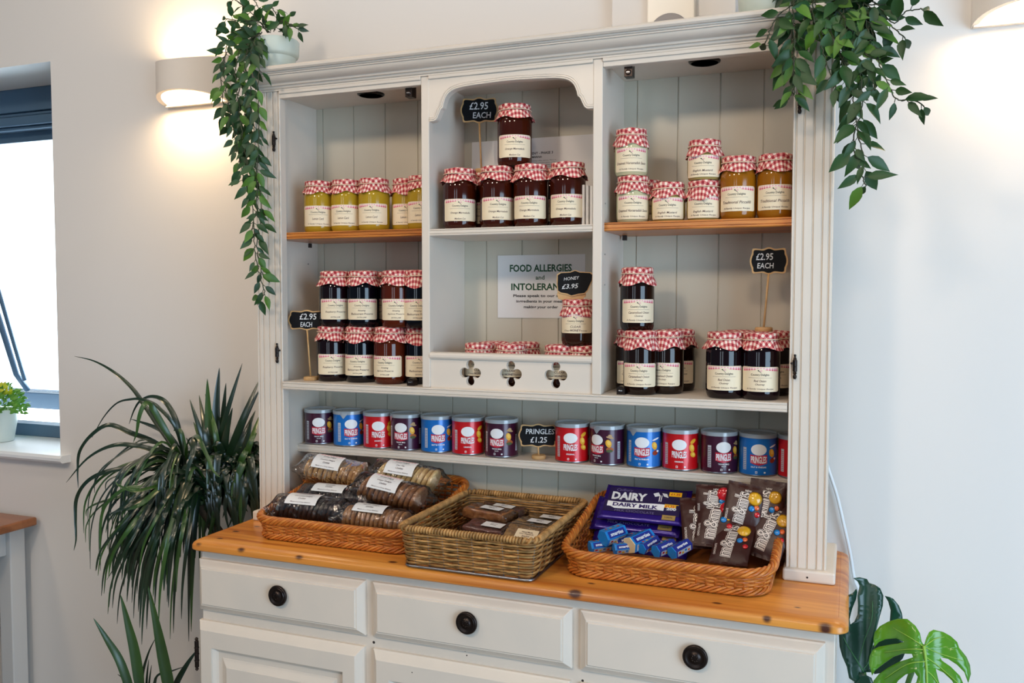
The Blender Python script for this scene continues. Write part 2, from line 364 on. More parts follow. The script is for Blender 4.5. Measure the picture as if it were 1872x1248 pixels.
# ------------------------------------------------------------------ sconces
def sconce(x0, label, n=26):
    t = thing('wall_sconce', label, 'wall lamp', (x0 + .105, WY, 1.982), 0, 'plaster up and down wall lights')
    b = MB(); hw, dep, hh = .105, .105, .058
    out = []; inn = []
    for i in range(n + 1):
        a = PI * i / n; x = -hw * math.cos(a); y = -dep * math.sin(a) ** .9 if 0 < i < n else 0
        lift = .020 * (-y / dep); out.append((x, y, lift)); inn.append((x * .90, min(y + .010, -.0005) if y < 0 else 0, lift))
    vs = []
    for sgn in (-1, 1):
        for (x, y, l) in out: vs.append((x, y, sgn * (hh - l)))
        for (x, y, l) in inn: vs.append((x, y, sgn * (hh - l)))
    k = n + 1; A, Bq, A2, B2 = 0, k, 2 * k, 3 * k; fs = []
    for i in range(n):
        fs += [(A + i, A + i + 1, A2 + i + 1, A2 + i), (Bq + i, B2 + i, B2 + i + 1, Bq + i + 1), (A + i, Bq + i, Bq + i + 1, A + i + 1), (A2 + i, A2 + i + 1, B2 + i + 1, B2 + i)]
    b.add(vs, fs, plaster)
    b.box((-hw * .97, -.016, -hh), (hw * .97, -.001, -hh + .006), plaster); b.box((-hw * .97, -.016, hh - .006), (hw * .97, -.001, hh), plaster)
    b.build('lamp_body', t, smooth=True, auto=.5)
    b = MB(); b.box((-.035, -.05, -.012), (.035, -.02, .012), pm('lamp_tube', (255, 240, 215), .5, emit=((255, 214, 160), 14))); b.build('bulb', t)
    for sz in (-1, 1):
        l = bpy.data.lights.new('sconce_light', 'AREA'); l.shape = 'RECTANGLE'; l.size = .15; l.size_y = .05; l.energy = 2.1; l.color = (1, .74, .44)
        o = bpy.data.objects.new('sconce_light', l); C.objects.link(o); o.parent = t; o.location = (0, -.045, sz * .020); o.rotation_euler = (0 if sz < 0 else PI, 0, 0)
sconce(-.469, 'white curved plaster wall lamp between the window and the trailing plant')
sconce(1.4625, 'white curved plaster wall lamp at the top right corner, cut off by the frame')

# ------------------------------------------------------------------ white table at the left
t = thing('side_table', 'white painted table with a brown wooden top under the window', 'table', (-1.35, .0, 0))
b = MB(); b.box((-.60, -.75, .740), (.375, .225, .765), table_wood); b.build('tabletop', t, bevel=.005)
for lx, ly in ((.285, .165), (.285, -.70), (-.56, .165), (-.56, -.70)):
    b = MB(); b.box((lx, ly, 0), (lx + .05, ly + .05, .739), pm('white_table_paint', (205, 203, 200), .5)); b.build('leg', t, bevel=.003)
b = MB(); b.box((-.51, .175, .66), (.285, .20, .739), MATS['white_table_paint']); b.box((.297, -.65, .66), (.32, .165, .739), MATS['white_table_paint']); b.build('apron', t, bevel=.002)

# ================================================================== DRESSER BASE
D = .1869; G0 = .0538; GP = .0864
CB, CT = .8804, .9015
base = thing('sideboard', 'cream painted sideboard with three drawers, panelled doors and a knotty pine top', 'sideboard', (0, 0, 0))
def rrect(x0, x1, y0, y1, r, n=6):
    o = []
    for cx, cy, a0 in ((x1 - r, y0 + r, -PI / 2), (x1 - r, y1 - r, 0), (x0 + r, y1 - r, PI / 2), (x0 + r, y0 + r, PI)):
        for i in range(n + 1): a = a0 + PI / 2 * i / n; o.append((cx + r * math.cos(a), cy + r * math.sin(a)))
    return o
b = MB(); lv = [(.004, CB), (0, CB + .003), (0, CB + .011), (.0025, CB + .0155), (.008, CB + .019), (.015, CT), (.0155, CT - .0006), (.018, CT)]
vs = []; n_ = 28
for ins, z in lv: vs += [(p[0], p[1], z) for p in rrect(-.038 + ins, 1.2665 - ins, -.198 + ins, .236 - ins, max(.022 - ins * .5, .008))]
fs = [(k * n_ + i, k * n_ + (i + 1) % n_, (k + 1) * n_ + (i + 1) % n_, (k + 1) * n_ + i) for k in range(len(lv) - 1) for i in range(n_)]
fs += [tuple(range(n_))[::-1], tuple((len(lv) - 1) * n_ + i for i in range(n_))]
b.add(vs, fs, pine); b.build('worktop', base, smooth=True, auto=.9)
b = MB(); b.box((-.028, -.168, .06), (1.247, .232, CB), paint); b.box((-.03, -.176, .02), (1.249, .234, .08), paint); b.build('carcass', base, bevel=.002)
DX = [(-.029, .3785), (.3955, .8045), (.820, 1.232)]
chip = pm('chipped_paint_dark', (45, 35, 32), .7)
for i, (x0, x1) in enumerate(DX):
    b = MB(); b.nested(x0, x1, .748, .8575, [(0, 0, -.16), (0, 0, -.1745), (.003, .003, -.1765), (.013, .013, -.186), (.0155, .0155, -.186), (.017, .017, -.1885)], paint)
    d = b.build('drawer', base, bevel=.0006)
    kx, kz = (at(*((505, 1090), (851, 1140), (1270, 1203))[i], 'y', -.20)[j] for j in (0, 2))
    b = MB(); b.lathe([(0, -.0130), (.005, -.0128), (.0085, -.0115), (.0095, -.0100), (.0125, -.0098), (.0145, -.0112), (.0165, -.0118), (.0175, -.0105), (.0190, -.0108), (.0208, -.0095), (.0215, -.0070), (.0205, -.0040), (.015, -.0015), (.010, .001)], iron, (kx, -.1885, kz), 36, 'y')
    for j in range(8):
        a = j * PI / 4; b.lathe([(0, -.0008), (.0012, 0), (0, .0008)], iron, (kx + .005 * math.cos(a), -.2022, kz + .005 * math.sin(a)), 6, 'y')
    b.build('knob', d, smooth=True, auto=1.0)
for i, (x0, x1) in enumerate(DX):
    b = MB(); b.nested(x0 - .002 if i == 0 else x0, x1 - .003, .10, .7245, [(0, 0, -.16), (0, 0, -.1745), (.003, .003, -.1765), (.012, .014, -.187), (.0145, .016, -.1888),
        (.042, .052, -.1888), (.0425, .0525, -.1850), (.048, .058, -.1795), (.052, .062, -.177), (.062, .073, -.177), (.063, .074, -.178), (.078, .088, -.186), (.079, .089, -.1872)], paint)
    d = b.build('door', base, bevel=.0005)
    if i == 0:
        hz = at(360, 1195, 'y', -.18).z; b = MB()
        b.lathe([(0, -.036), (.002, -.036), (.004, -.033), (.0025, -.030), (.0045, -.028), (.0045, .028), (.0025, .030), (.004, .033), (.002, .036), (0, .036)], iron, (-.035, -.180, hz), 12)
        for q in (-.014, 0, .014): b.lathe([(.0050, -.001), (.0055, 0), (.0050, .001)], iron, (-.035, -.180, hz + q), 12)
        b.build('door_hinge', d, smooth=True, auto=.7)
# chips in the paint along the rail
for px, py, w_ in ((683, 1174, .006), (850, 1190, .003), (853, 1198, .003), (1065, 1244, .005), (753, 1229, .0025)):
    p = at(px, py, 'y', -.1895 if py > 1228 else -.1690)
    b = MB(); b.lathe([(0, -.0004), (w_ / 2, 0)], chip, (p.x, (-.1890 if py > 1228 else -.1682), p.z), 7, 'y'); b.build('paint_chip', base)

# ================================================================== HUTCH (upper rack)
rack = thing('open_hutch', 'tall cream painted open shelf rack standing on the pine topped sideboard', 'shelf unit', (0, 0, 0))
XL, XLo, XR, XRo = .0647, .0017, 1.1581, 1.2271
X1, X1b, X2, X2b = .4171, .4353, .7886, .8076
ZS, ZSB, ZF, ZT = 1.2248, 1.2070, 1.8567, 1.873
PLX, PRX = .036, 1.2095                            # inner faces of the side boards
# boarded back with grooves
prof = [(XLo + .02, D + .010), (XLo + .02, D)]; x = G0
while x < PRX + .02:
    prof += [(x - .0016, D), (x - .0006, D + .0028), (x + .0006, D + .0028), (x + .0016, D)]; x += GP
prof += [(XRo - .016, D), (XRo - .016, D + .010)]
b = MB(); b.extr(prof, 'z', CT, ZT + .03, backp); b.build('back_board', rack)
# side boards
for x0, x1 in ((XLo + .014, PLX), (PRX, XRo - .002)):
    b = MB(); b.box((x0, .018, CT), (x1, D, ZT + .02), paint); b.build('side_board', rack, bevel=.001)
# fluted pilasters
def pil(x0, x1, fl):
    w = x1 - x0; pr = [(x0, .020), (x0, .001), (x0 + .001, 0)]
    for f in fl: xc = x0 + f * w; pr += [(xc - .0021, 0), (xc - .0012, .0030), (xc + .0012, .0030), (xc + .0021, 0)]
    pr += [(x1 - .001, 0), (x1, .001), (x1, .020)]
    b = MB(); b.extr(pr, 'z', CT + .020, ZT + .0005, paint); return b.build('pilaster', rack)
pil(XL - (XRo - XR), XL, (.08, .25, .48, .72, .92)); pil(XR, XRo, (.08, .28, .52, .75, .92))
for x0, x1 in ((XLo - .018, XL + .005), (XR - .005, 1.2435)):
    b = MB(); b.box((x0, -.012, CT), (x1, D + .01, CT + .0225), paint); b.build('plinth_block', rack, bevel=.004)
    if x0 > 1: bb = MB(); bb.lathe([(0, -.0003), (.002, 0)], chip, (1.196, -.0124, CT + .010), 7, 'y'); bb.build('chipped_spot', rack)
# dividers
for x0, x1 in ((X1, X1b), (X2, X2b)):
    b = MB(); b.box((x0, -.0005, ZS), (x1, .018, ZT), paint); b.box((x1 - .0105, .018, ZS), (x1 - .0035, D, ZT), paint); b.build('divider', rack, bevel=.0015)
# top rails + soffit
for x0, x1 in ((XL, X1), (X2b, XR)):
    b = MB(); b.box((x0, 0, ZF), (x1, .018, ZT), paint); b.box((x0, -.004, ZT - .007), (x1, 0, ZT), paint); b.build('top_rail', rack, bevel=.0012)
b = MB(); b.box((XLo + .016, .004, ZT - .0015), (XRo - .016, D - .0005, ZT + .0115), paint); b.build('top_board', rack)
# arched centre rail
def smoothpts(p, n=6, closed=False):
    o = []
    for i in range(len(p) - 1):
        a, b_, c, d = p[max(i - 1, 0)], p[i], p[i + 1], p[min(i + 2, len(p) - 1)]
        for k in range(n):
            t = k / n; q = []
            for j in range(len(b_)): q.append(.5 * ((2 * b_[j]) + (-a[j] + c[j]) * t + (2 * a[j] - 5 * b_[j] + 4 * c[j] - d[j]) * t * t + (-a[j] + 3 * b_[j] - 3 * c[j] + d[j]) * t ** 3))
            o.append(tuple(q))
    o.append(tuple(p[-1])); return o
LN = [(X1b, 1.7795), (.447, 1.7800), (.4535, 1.7840), (.4580, 1.7930), (.4625, 1.8020), (.4670, 1.8060), (.4690, 1.8140), (.4750, 1.8280), (.4860, 1.8375), (.5020, 1.8425), (.530, 1.8455), (.6120, 1.8485)]
half = smoothpts(LN, 4); mid = (X1b + X2) / 2
half = [p for p in half if p[0] < mid - .004]; arch = half + [(2 * mid - x, z) for x, z in reversed(half)]
b = MB(); b.plate([(X1b, ZT), *arch, (X2, ZT)], [], .0005, .017, paint); b.build('arched_rail', rack)
b = MB()
def offs(pts, d):
    o = []
    for i, p in enumerate(pts):
        a = pts[max(i - 1, 0)]; c = pts[min(i + 1, len(pts) - 1)]; tx, tz = c[0] - a[0], c[1] - a[1]; l = math.hypot(tx, tz) or 1
        o.append((p[0] - tz / l * d, p[1] + tx / l * d))
    return o
for d_, r_ in ((.0085, .0009), (.005, .0016), (.0015, .0014)):
    b.tube([(min(max(x, X1b), X2), .0003, z) for x, z in offs(arch, d_)], r_, paint, 8)
b.build('arch_moulding', rack, smooth=True)
b = MB(); b.box((X1b, -.004, ZT - .007), (X2, 0, ZT), paint); b.build('rail_bead', rack, bevel=.0012)
# cornice
cp = [(.004, ZT), (.0035, ZT + .0035), (.008, ZT + .0045), (.010, ZT + .0085), (.015, ZT + .009), (.017, ZT + .013), (.024, ZT + .0145), (.031, ZT + .018), (.035, ZT + .0225), (.036, ZT + .0255),
      (.0395, ZT + .026), (.0395, ZT + .0285), (.0435, ZT + .029), (.044, ZT + .0315), (.049, ZT + .0315), (.0525, ZT + .0345), (.0535, ZT + .0385), (.0515, ZT + .0415), (.047, ZT + .0435)]
b = MB(); b.extr([(-d_, z) for d_, z in cp] + [(D + .01, cp[-1][1]), (D + .01, ZT + .012), (.002, ZT + .012), (.002, ZT)], 'x', XLo + .010, XRo + .004, paint); b.build('cornice', rack, smooth=True, auto=.45)
# shelves with reeded noses
def nose(y, z0, z1, t=.0022):
    h = z1 - z0
    return [(y + .004, z0), (y + .0012, z0 + .0008), (y, z0 + .14 * h), (y, z0 + .25 * h), (y + t, z0 + .29 * h), (y + t, z0 + .34 * h), (y, z0 + .38 * h), (y, z0 + .72 * h), (y + t, z0 + .76 * h), (y + t, z0 + .80 * h), (y, z0 + .84 * h), (y, z0 + .93 * h), (y + .0015, z1)]
def shelf(name, x0, x1, y, z0, z1, m, yb=D):
    b = MB(); b.extr(nose(y, z0, z1) + [(yb, z1), (yb, z0)], 'x', x0, x1, m); return b.build(name, rack)
shelf('long_shelf', XL + .0035, XR - .002, -.006, ZSB, ZS, paint)
shelf('can_shelf', PLX, PRX, .0925, 1.0472, 1.0657, paint)
shelf('centre_shelf', X1b, X2, .001, 1.5425, 1.5577, paint)
shelf('pine_shelf', PLX + .001, X1 + .003, .020, 1.5455, 1.5613, pine_shelf); shelf('pine_shelf', X2b - .003, PRX - .001, .020, 1.5445, 1.5613, pine_shelf)
# tray front with quatrefoil cut-outs
def quat(cx, cz, n=48):
    o = []
    for i in range(n):
        th_ = 2 * PI * i / n; r = .010
        for (a, ang, ro) in ((.0135, 0, .0105), (.0135, PI, .0105), (.017, PI / 2, .0095), (.017, -PI / 2, .0095)):
            ph = th_ - ang; s_ = ro * ro - (a * math.sin(ph)) ** 2
            if s_ > 0 and math.cos(ph) > 0: r = max(r, a * math.cos(ph) + math.sqrt(s_))
        o.append((cx + r * math.cos(th_), cz + r * math.sin(th_)))
    return o
b = MB(); b.plate([(X1b, ZS), (X2, ZS), (X2, 1.288), (X1b, 1.288)], [quat(.5262, 1.2583), quat(.6165, 1.2590), quat(.7130, 1.2595)], .004, .014, paint)
b.build('tray_front', rack)
b = MB(); b.extr([(-.001, 1.2865), (-.003, 1.290), (-.003, 1.294), (0, 1.2985), (.006, 1.300), (.016, 1.300), (.016, 1.2865)], 'x', X1b, X2, paint); b.build('tray_lip', rack, smooth=True, auto=.5)
# hinges left from the removed doors
for px, py in ((500, 258), (506, 645), (1462, 184), (1453, 670)):
    p = at(px, py, 'y', -.004); b = MB()
    b.lathe([(0, .0225), (.0018, .022), (.0022, .019), (.0012, .0175), (.0026, .0155), (.0032, .012), (.0040, .0115), (.0040, .0005), (.0034, 0), (.0040, -.0005), (.0040, -.0085), (.0025, -.0095), (.0036, -.012), (.0022, -.0142), (.0034, -.017), (.0034, -.0195), (.002, -.0225), (0, -.0225)], iron, (p.x, -.003, p.z), 14)
    b.lathe([(0, -.004), (.002, -.003), (.002, .003)], iron, (p.x + (.0055 if px < 900 else -.0055), -.003, p.z + .006), 10, 'y')
    b.build('hinge', rack, smooth=True, auto=.8)
# magnetic catches
for px, py, zz in ((746, 168, 1), (1148, 128, 1), (749, 698, 0), (1134, 714, 0)):
    p = at(px, py, 'y', .012); b = MB(); z0 = (1.838 if zz else ZS); zt_ = 1.8712 if zz else ZS + .0165
    b.extr([(p.x - .008, z0 + (0 if zz else 0)), (p.x - .008, zt_ - .0045), (p.x - .004, zt_), (p.x + .004, zt_), (p.x + .008, zt_ - .0045), (p.x + .008, z0)], 'y', .014, .034, iron)
    b.lathe([(0, -.001), (.004, -.001), (.0055, .0005), (.006, .003)], iron, (p.x, .013, z0 + .008), 16, 'y'); b.box((p.x - .0035, .0112, z0 + .0068), (p.x + .0035, .012, z0 + .0092), steel)
    b.build('door_catch', rack, bevel=.0005)
# recessed spotlight rims under the top board
for px, py in ((678, 172), (1288, 112)):
    p = at(px, py, 'z', ZT - .002); b = MB(); b.lathe([(.026, -.006), (.030, -.004), (.031, 0), (.024, 0), (.024, -.004), (.026, -.006)], iron, (p.x, min(max(p.y, .055), .10), ZT), 32); b.lathe([(0, -.0016), (.0245, -.0016)], paint, (p.x, min(max(p.y, .055), .10), ZT), 32); b.build('spotlight_rim', rack, smooth=True)
# shelf pegs and peg holes
for px, py in ((565, 441), (1142, 425)):
    p = at(px, py, 'y', .15); b = MB(); b.box((p.x - .004, .146, 1.5345), (p.x + .004, .156, 1.5445), chip); b.build('shelf_peg', rack)
for xx, y, z in ((PLX + .0004, .145, 1.495), (X2b + .0004 - .0035, .035, 1.60), (X2b - .003, .035, 1.50), (X2b - .003, .035, 1.44)):
    b = MB(); b.lathe([(0, .0002), (.0018, 0)], chip, (xx, y, z), 8, 'x'); b.build('peg_hole', rack)

# ================================================================== JARS
def jam(n, c, r=.06): return pm(n, c, r, coat=.0, spec=.45)
KIND = {  # radius, height, contents, printed lines, (front label width, height, bottom)
 'raspberry': (.0355, .1245, jam('raspberry_jam', (20, 4, 8)), ('Raspberry Preserve', None, 'EXTRA JAM')),
 'currant': (.0355, .1245, jam('blackcurrant_jam', (7, 5, 12)), ('Amazing', 'Blackcurrant Preserve', 'EXTRA JAM')),
 'apricot': (.0355, .1245, jam('apricot_jam', (78, 24, 5)), ('Amazing', 'Apricot Preserve', 'EXTRA JAM')),
 'marmalade': (.0362, .128, jam('marmalade', (58, 17, 5)), ('Orange Marmalade', None, 'Medium Cut')),
 'curd': (.0350, .118, jam('lemon_curd', (172, 138, 34), .1), ('Lemon Curd', None, 'A Family Unique Recipe')),
 'horseradish': (.0325, .092, jam('horseradish_sauce', (196, 190, 150), .1), ('Creamed Horseradish Sauce', None, 'A Family Unique Recipe')),
 'mustard': (.0325, .0765, jam('english_mustard', (168, 146, 84), .1), ('English Mustard', None, 'A Family Unique Recipe')),
 'piccalilli': (.0337, .1185, jam('piccalilli', (150, 92, 16), .08), ('Traditional Piccalilli', None, 'A Family Unique Recipe')),
 'caramelised': (.0337, .1250, jam('caramelised_chutney', (26, 9, 4)), ('Caramelised Onion', 'Chutney', 'A Family Unique Recipe')),
 'redonion': (.0352, .1250, jam('red_onion_chutney', (20, 5, 9)), ('Red Onion', 'Chutney', 'A Family Unique Recipe')),
 'honey': (.0335, .0930, jam('honey', (46, 20, 8)), ('CLEAR', 'HONEY', 'Clear Runny Honey')),
}
def jar_body(r, h, m):
    b = MB(); b.lathe([(0, .002), (r * .78, .0015), (r * .84, 0), (r * .93, .003), (r * .985, .009), (r, .016), (r, h - .040), (r * .985, h - .034), (r * .93, h - .029), (r * .90, h - .026), (r * .90, h - .005), (0, h - .004)], m, n=40)
    return b
def cover(r, h, seed, n=60):
    rd = Random_(seed); b = MB(); rl = r * .935; ph = rd.uniform(0, 6.3); rot = rd.uniform(0, 1.5); ox, oy = rd.uniform(0, .01), rd.uniform(0, .01)
    prof = []
    for k in range(5): prof.append((rl * k / 4.6, h + .0012 * (1 - (k / 4) ** 2) - .0006, 0))
    prof += [(rl, h - .0020, 0), (rl * 1.005, h - .006, .15), (rl * .985, h - .0105, .3), (rl * .955, h - .0130, .35), (rl * .97, h - .0150, .6)]
    sk = 7; vs = []; path = [0]
    for k in range(1, len(prof)): path.append(path[-1] + math.hypot(prof[k][0] - prof[k - 1][0], prof[k][1] - prof[k - 1][1]))
    tail = rd.uniform(.8, 1.15)
    for k, (pr, pz, wv) in enumerate(prof):
        for i in range(n):
            a = 2 * PI * i / n; w = 1 + wv * .016 * (math.sin(17 * a + ph) + .7 * math.sin(29 * a + 2 * ph))
            vs.append((pr * w * math.cos(a), pr * w * math.sin(a), pz + (.0006 * math.sin(5 * a + ph) if k < 6 else 0), path[k]))
    for k in range(1, sk + 1):
        t = k / sk
        for i in range(n):
            a = 2 * PI * i / n; q = abs(math.cos(2 * (a - rot))) ** 1.5
            L = (.0150 + .0080 * q) * tail; nz = noise.noise(Vector((math.cos(a) * 1.7, math.sin(a) * 1.7, seed * 3.1)))
            fl = rl * .97 + t * (r * 1.06 - rl * .97 + .0025 * q) + t * .0022 * math.sin(9 * a + ph) + t * .0014 * math.sin(15 * a + 2.3 * ph) + .0025 * nz * t
            z = h - .0150 - L * t * (.97 + .1 * nz)
            vs.append((fl * math.cos(a), fl * math.sin(a), z, path[-1] + L * t))
    rows = len(prof) + sk; c, s_ = math.cos(rot), math.sin(rot)
    for i, (x, y, z, pl) in enumerate(vs):
        a = 2 * PI * (i % n) / n; u, v = pl * math.cos(a), pl * math.sin(a); b.uv[i] = (u * c + v * s_ + ox, -u * s_ + v * c + oy)
    b.add([v[:3] for v in vs], [(k * n + i, k * n + (i + 1) % n, (k + 1) * n + (i + 1) % n, (k + 1) * n + i) for k in range(rows - 1) for i in range(n)], cloth)
    return b
Random_ = random.Random
def string(r, h, seed):
    b = MB(); rd = Random_(seed + 99); rl = r * .95; pts = [(rl * 1.01 * math.cos(a), rl * 1.01 * math.sin(a), h - .0132 + .0006 * math.sin(a * 2 + seed)) for a in [2 * PI * i / 40 for i in range(40)]]
    b.tube(pts, .0011, twine, 6, closed=True); return b
def label_mesh(r, h, lines, lh=.046):
    b = MB(); W_ = min(.080, r * 2.26); z0 = .016 if h > .1 else .006
    if h > .1 and h < .122: z0 = .014
    if h < .08: lh = .041; z0 = .004
    if lines[0] == 'CLEAR': lh = .039; z0 = .025
    d = Decal(b, cyl(r + .0003, -PI / 2, z0)); hw = W_ / 2
    d.cols(-hw, hw, 22, lambda x: lh - (.002 if abs(x) > hw - .0015 else 0), lambda x: .002 if abs(x) > hw - .0015 else 0, paper)
    curve = lambda x: lh - .0085 + .0030 * math.cos(x / hw * 1.5) ** 2 * (1 if abs(x) > .009 else 1.6)
    n = 26
    for i in range(n):      # pink gingham band along the label top
        xa, xb = -hw * .9 + 1.8 * hw * i / n, -hw * .9 + 1.8 * hw * (i + 1) / n
        zt = lh - .0015; zb = curve((xa + xb) / 2); zm = zt - .0032
        if zm > zb: d.rect(xa, xb, zm, zt, pinkl if i % 2 else pinkw, .0001); d.rect(xa, xb, zb, zm, pinkd if i % 2 else pinkl, .0001)
        else: d.rect(xa, xb, zb, zt, pinkl if i % 2 else pinkw, .0001)
    d.poly([(-.0035, lh - .0075), (-.0025, lh - .0068), (.0025, lh - .0105), (.0018, lh - .0110)], ink, .0002); d.ell(-.003, lh - .0068, .0014, .0010, ink, .0002, 8); d.ell(.002, lh - .0072, .002, .0013, pinkl, .00015, 8)
    d.text('Country Delights', 0, lh - .0150, .034, .0052, ink, bold=.012)
    d.rect(-.022, .022, lh - .0205, lh - .0201, ink2, .0002, 8)
    a, c, e = lines; w = lambda t: min(len(t) * .0026, W_ * .88)
    sh = .25 if a != 'CLEAR' else .15
    if a == 'CLEAR': w = lambda t: len(t) * .0046 if len(t) < 8 else .056
    if c: d.text(a, 0, lh - .0260, w(a) * .95, .0045, ink2, shear=sh); d.text(c, 0, lh - .0330, w(c) * .95, .0045, ink2, shear=sh)
    else: d.text(a, 0, lh - .0295, w(a), .0052, ink2, shear=sh)
    d.text(e, 0, .0048, w(e) * .9, .0036, ink2, shear=sh)
    return b
JM = {}
def jar(kind, px, y, z, turn, label, cat='jar', group=None, seed=0, X=None, lab=True):
    r, h, m, lines = KIND[kind]; p = at(px, 600, 'y', y) if X is None else Vector((X, y, 0))
    # vertical lines lean a little in the photo, so read x at the height of the jar
    if X is None:
        for _ in range(3):
            v = MC.transposed() @ (Vector((p.x, y, z + h / 2)) - CAM); p = at(px, 624 - F * v[2] / v[1], 'y', y)
    e_ = r * 1.22
    for a_, c_ in ((PLX, .4245), (.4322, .7965), (.8045, PRX)):
        if a_ < p.x < c_ + .01: p.x = min(max(p.x, a_ + e_), c_ - e_)
    y = min(y, D - e_)
    phi = math.atan2(CX - p.x, y - CY) + math.radians(turn)
    t = thing('jar', label, cat, (p.x, y, z + .0004), phi, group)
    key = (kind, 'b')
    if key not in JM:
        jo = jar_body(r, h, m).build('g', smooth=True, auto=.9); JM[key] = jo.data; bpy.data.objects.remove(jo)
        lo = label_mesh(r, h, lines).build('paper_label', smooth=True); JM[(kind, 'l')] = lo.data; bpy.data.objects.remove(lo)
    k2 = (kind, seed % 5)
    if k2 not in JM:
        co = cover(r, h, seed % 5 + len(kind) * 3).build('c', smooth=True); so = string(r, h, seed % 5).build('s', smooth=True)
        JM[k2] = (co.data, so.data); bpy.data.objects.remove(co); bpy.data.objects.remove(so)
    link('jar_glass', JM[key], t); link('cloth_cover', JM[k2][0], t); link('string', JM[k2][1], t)
    if lab: link('paper_label', JM[(kind, 'l')], t)
    return t
HL = .1242    # stacking height of the big jars
# ---- left bay, lower shelf
gp = 'preserve jars stacked in the left bay'
jar('raspberry', 608, .060, ZS, 0, 'dark red raspberry preserve jar, bottom row, leftmost beside the wooden sign stick', group=gp, seed=1)
jar('currant', 660, .060, ZS, -14, 'near-black blackcurrant preserve jar in the bottom row of the left bay, second along', group=gp, seed=2)
jar('apricot', 713, .052, ZS, -20, 'amber apricot preserve jar in the bottom row of the left bay, beside the metal catch', group=gp, seed=3)
jar('currant', 768, .080, ZS, 0, 'dark preserve jar in the bottom row, half hidden by the divider of the left bay', group=gp, seed=4)
jar('currant', 740, .128, ZS, 38, 'dark preserve jar behind the amber one in the bottom row of the left bay', group=gp, seed=0)
jar('raspberry', 690, .140, ZS, 10, 'dark preserve jar at the back of the bottom row, between blackcurrant and amber jars', group=gp, seed=1)
jar('raspberry', 613, .060, ZS + HL, 0, 'dark red raspberry preserve jar on the upper layer, leftmost above the sign', group=gp, seed=3)
jar('currant', 664, .062, ZS + HL, -6, 'near-black blackcurrant preserve jar on the upper layer of the left bay', group=gp, seed=0)
jar('apricot', 727, .056, ZS + HL, -6, 'amber apricot preserve jar on the upper layer of the left bay', group=gp, seed=1)
jar('raspberry', 696, .140, ZS + HL, 20, 'dark preserve jar on the upper layer, behind and between blackcurrant and apricot', group=gp, seed=2)
jar('currant', 745, .132, ZS + HL, 0, 'dark preserve jar on the upper layer behind the amber apricot one', group=gp, seed=3)
jar('currant', 776, .060, ZS + HL, -8, 'dark preserve jar on the upper layer, mostly hidden by the left divider', group=gp, seed=4)
# ---- left bay, pine shelf
gp = 'lemon curd jars on the left pine shelf'
for px, yy, tn, sd, lb in ((584, .075, -6, 0, 'yellow lemon curd jar at the left end of the left pine shelf'), (634, .078, -14, 1, 'yellow lemon curd jar, second from the left on the pine shelf'),
                       (684, .078, -10, 2, 'yellow lemon curd jar with the tall cloth, third along the left pine shelf'), (745, .110, -5, 3, 'yellow lemon curd jar standing after the gap on the left pine shelf'),
                       (775, .078, -10, 4, 'yellow lemon curd jar cut off by the left divider')):
    jar('curd', px, yy, 1.5613, tn, lb, group=gp, seed=sd)
# ---- centre bay, top shelf
gp = 'orange marmalade jars in the arched bay'
for px, yy, zz, tn, sd, lb in ((841, .052, 0, 0, 0, 'orange marmalade jar at the left end of the arched bay shelf'), (909, .052, 0, 3, 1, 'orange marmalade jar with knotted cloth, second along the arched bay shelf'),
        (971, .052, 0, -7, 2, 'orange marmalade jar, third along the arched bay shelf'), (1038, .052, 0, -7, 3, 'orange marmalade jar at the right end of the front row under the arch'),
        (941, .070, .128, 0, 4, 'single orange marmalade jar standing on top of the others under the arch'),
        (883, .132, 0, 5, 2, 'dark marmalade jar in the back row carrying the price sign'), (945, .134, 0, 0, 3, 'dark marmalade jar in the back row, between second and third front jars'),
        (1005, .132, 0, -5, 0, 'dark marmalade jar in the back row, between third and fourth front jars')):
    jar('marmalade', px, yy, 1.5577 + zz, tn, lb, group=gp, seed=sd)
# ---- centre bay, honey tray
gp = 'clear honey jars behind the cut-out tray front'
for px, yy, zz, tn, sd, lb in ((877, .059, 0, -2, 0, 'honey jar behind the left clover cut-out'), (935, .059, 0, -6, 1, 'honey jar behind the middle clover cut-out'),
        (1024, .059, 0, -2, 2, 'honey jar behind the right clover cut-out'), (1082, .059, 0, 0, 3, 'honey jar in the tray under the stacked one, at the right divider'),
        (905, .128, 0, 0, 4, 'honey jar in the back of the tray on the left'), (960, .128, 0, 0, 0, 'honey jar in the back of the tray towards the middle'),
        (1056, .059, .0930, -8, 1, 'dark clear honey jar standing on the tray jars beside the allergy notice')):
    jar('honey', px, yy, ZS + zz, tn, lb, group=gp, seed=sd)
# ---- right bay, pine shelf
gp = 'condiment jars on the right pine shelf'
jar('horseradish', 1157, .062, 1.5613, 0, 'pale creamed horseradish jar at the bottom left of the right pine shelf', group=gp, seed=0)
jar('horseradish', 1154, .064, 1.5613 + .0922, 0, 'pale creamed horseradish jar stacked on top of another', group=gp, seed=1)
jar('horseradish', 1181, .132, 1.5613, 0, 'pale horseradish jar peeping out behind the left stack on the right pine shelf', group=gp, seed=2)
jar('mustard', 1222, .062, 1.5613, -4, 'small English mustard jar alone between two stacks', group=gp, seed=3)
jar('mustard', 1287, .062, 1.5613, -3, 'small English mustard jar carrying another jar', group=gp, seed=4)
jar('mustard', 1288, .062, 1.5613 + .0768, -6, 'small English mustard jar stacked on top with flared cloth', group=gp, seed=0)
jar('piccalilli', 1350, .060, 1.5613, -6, 'tall golden piccalilli jar beside the mustard stack', group=gp, seed=1)
jar('piccalilli', 1418, .058, 1.5613, -2, 'tall golden piccalilli jar at the right end of the pine shelf', group=gp, seed=2)
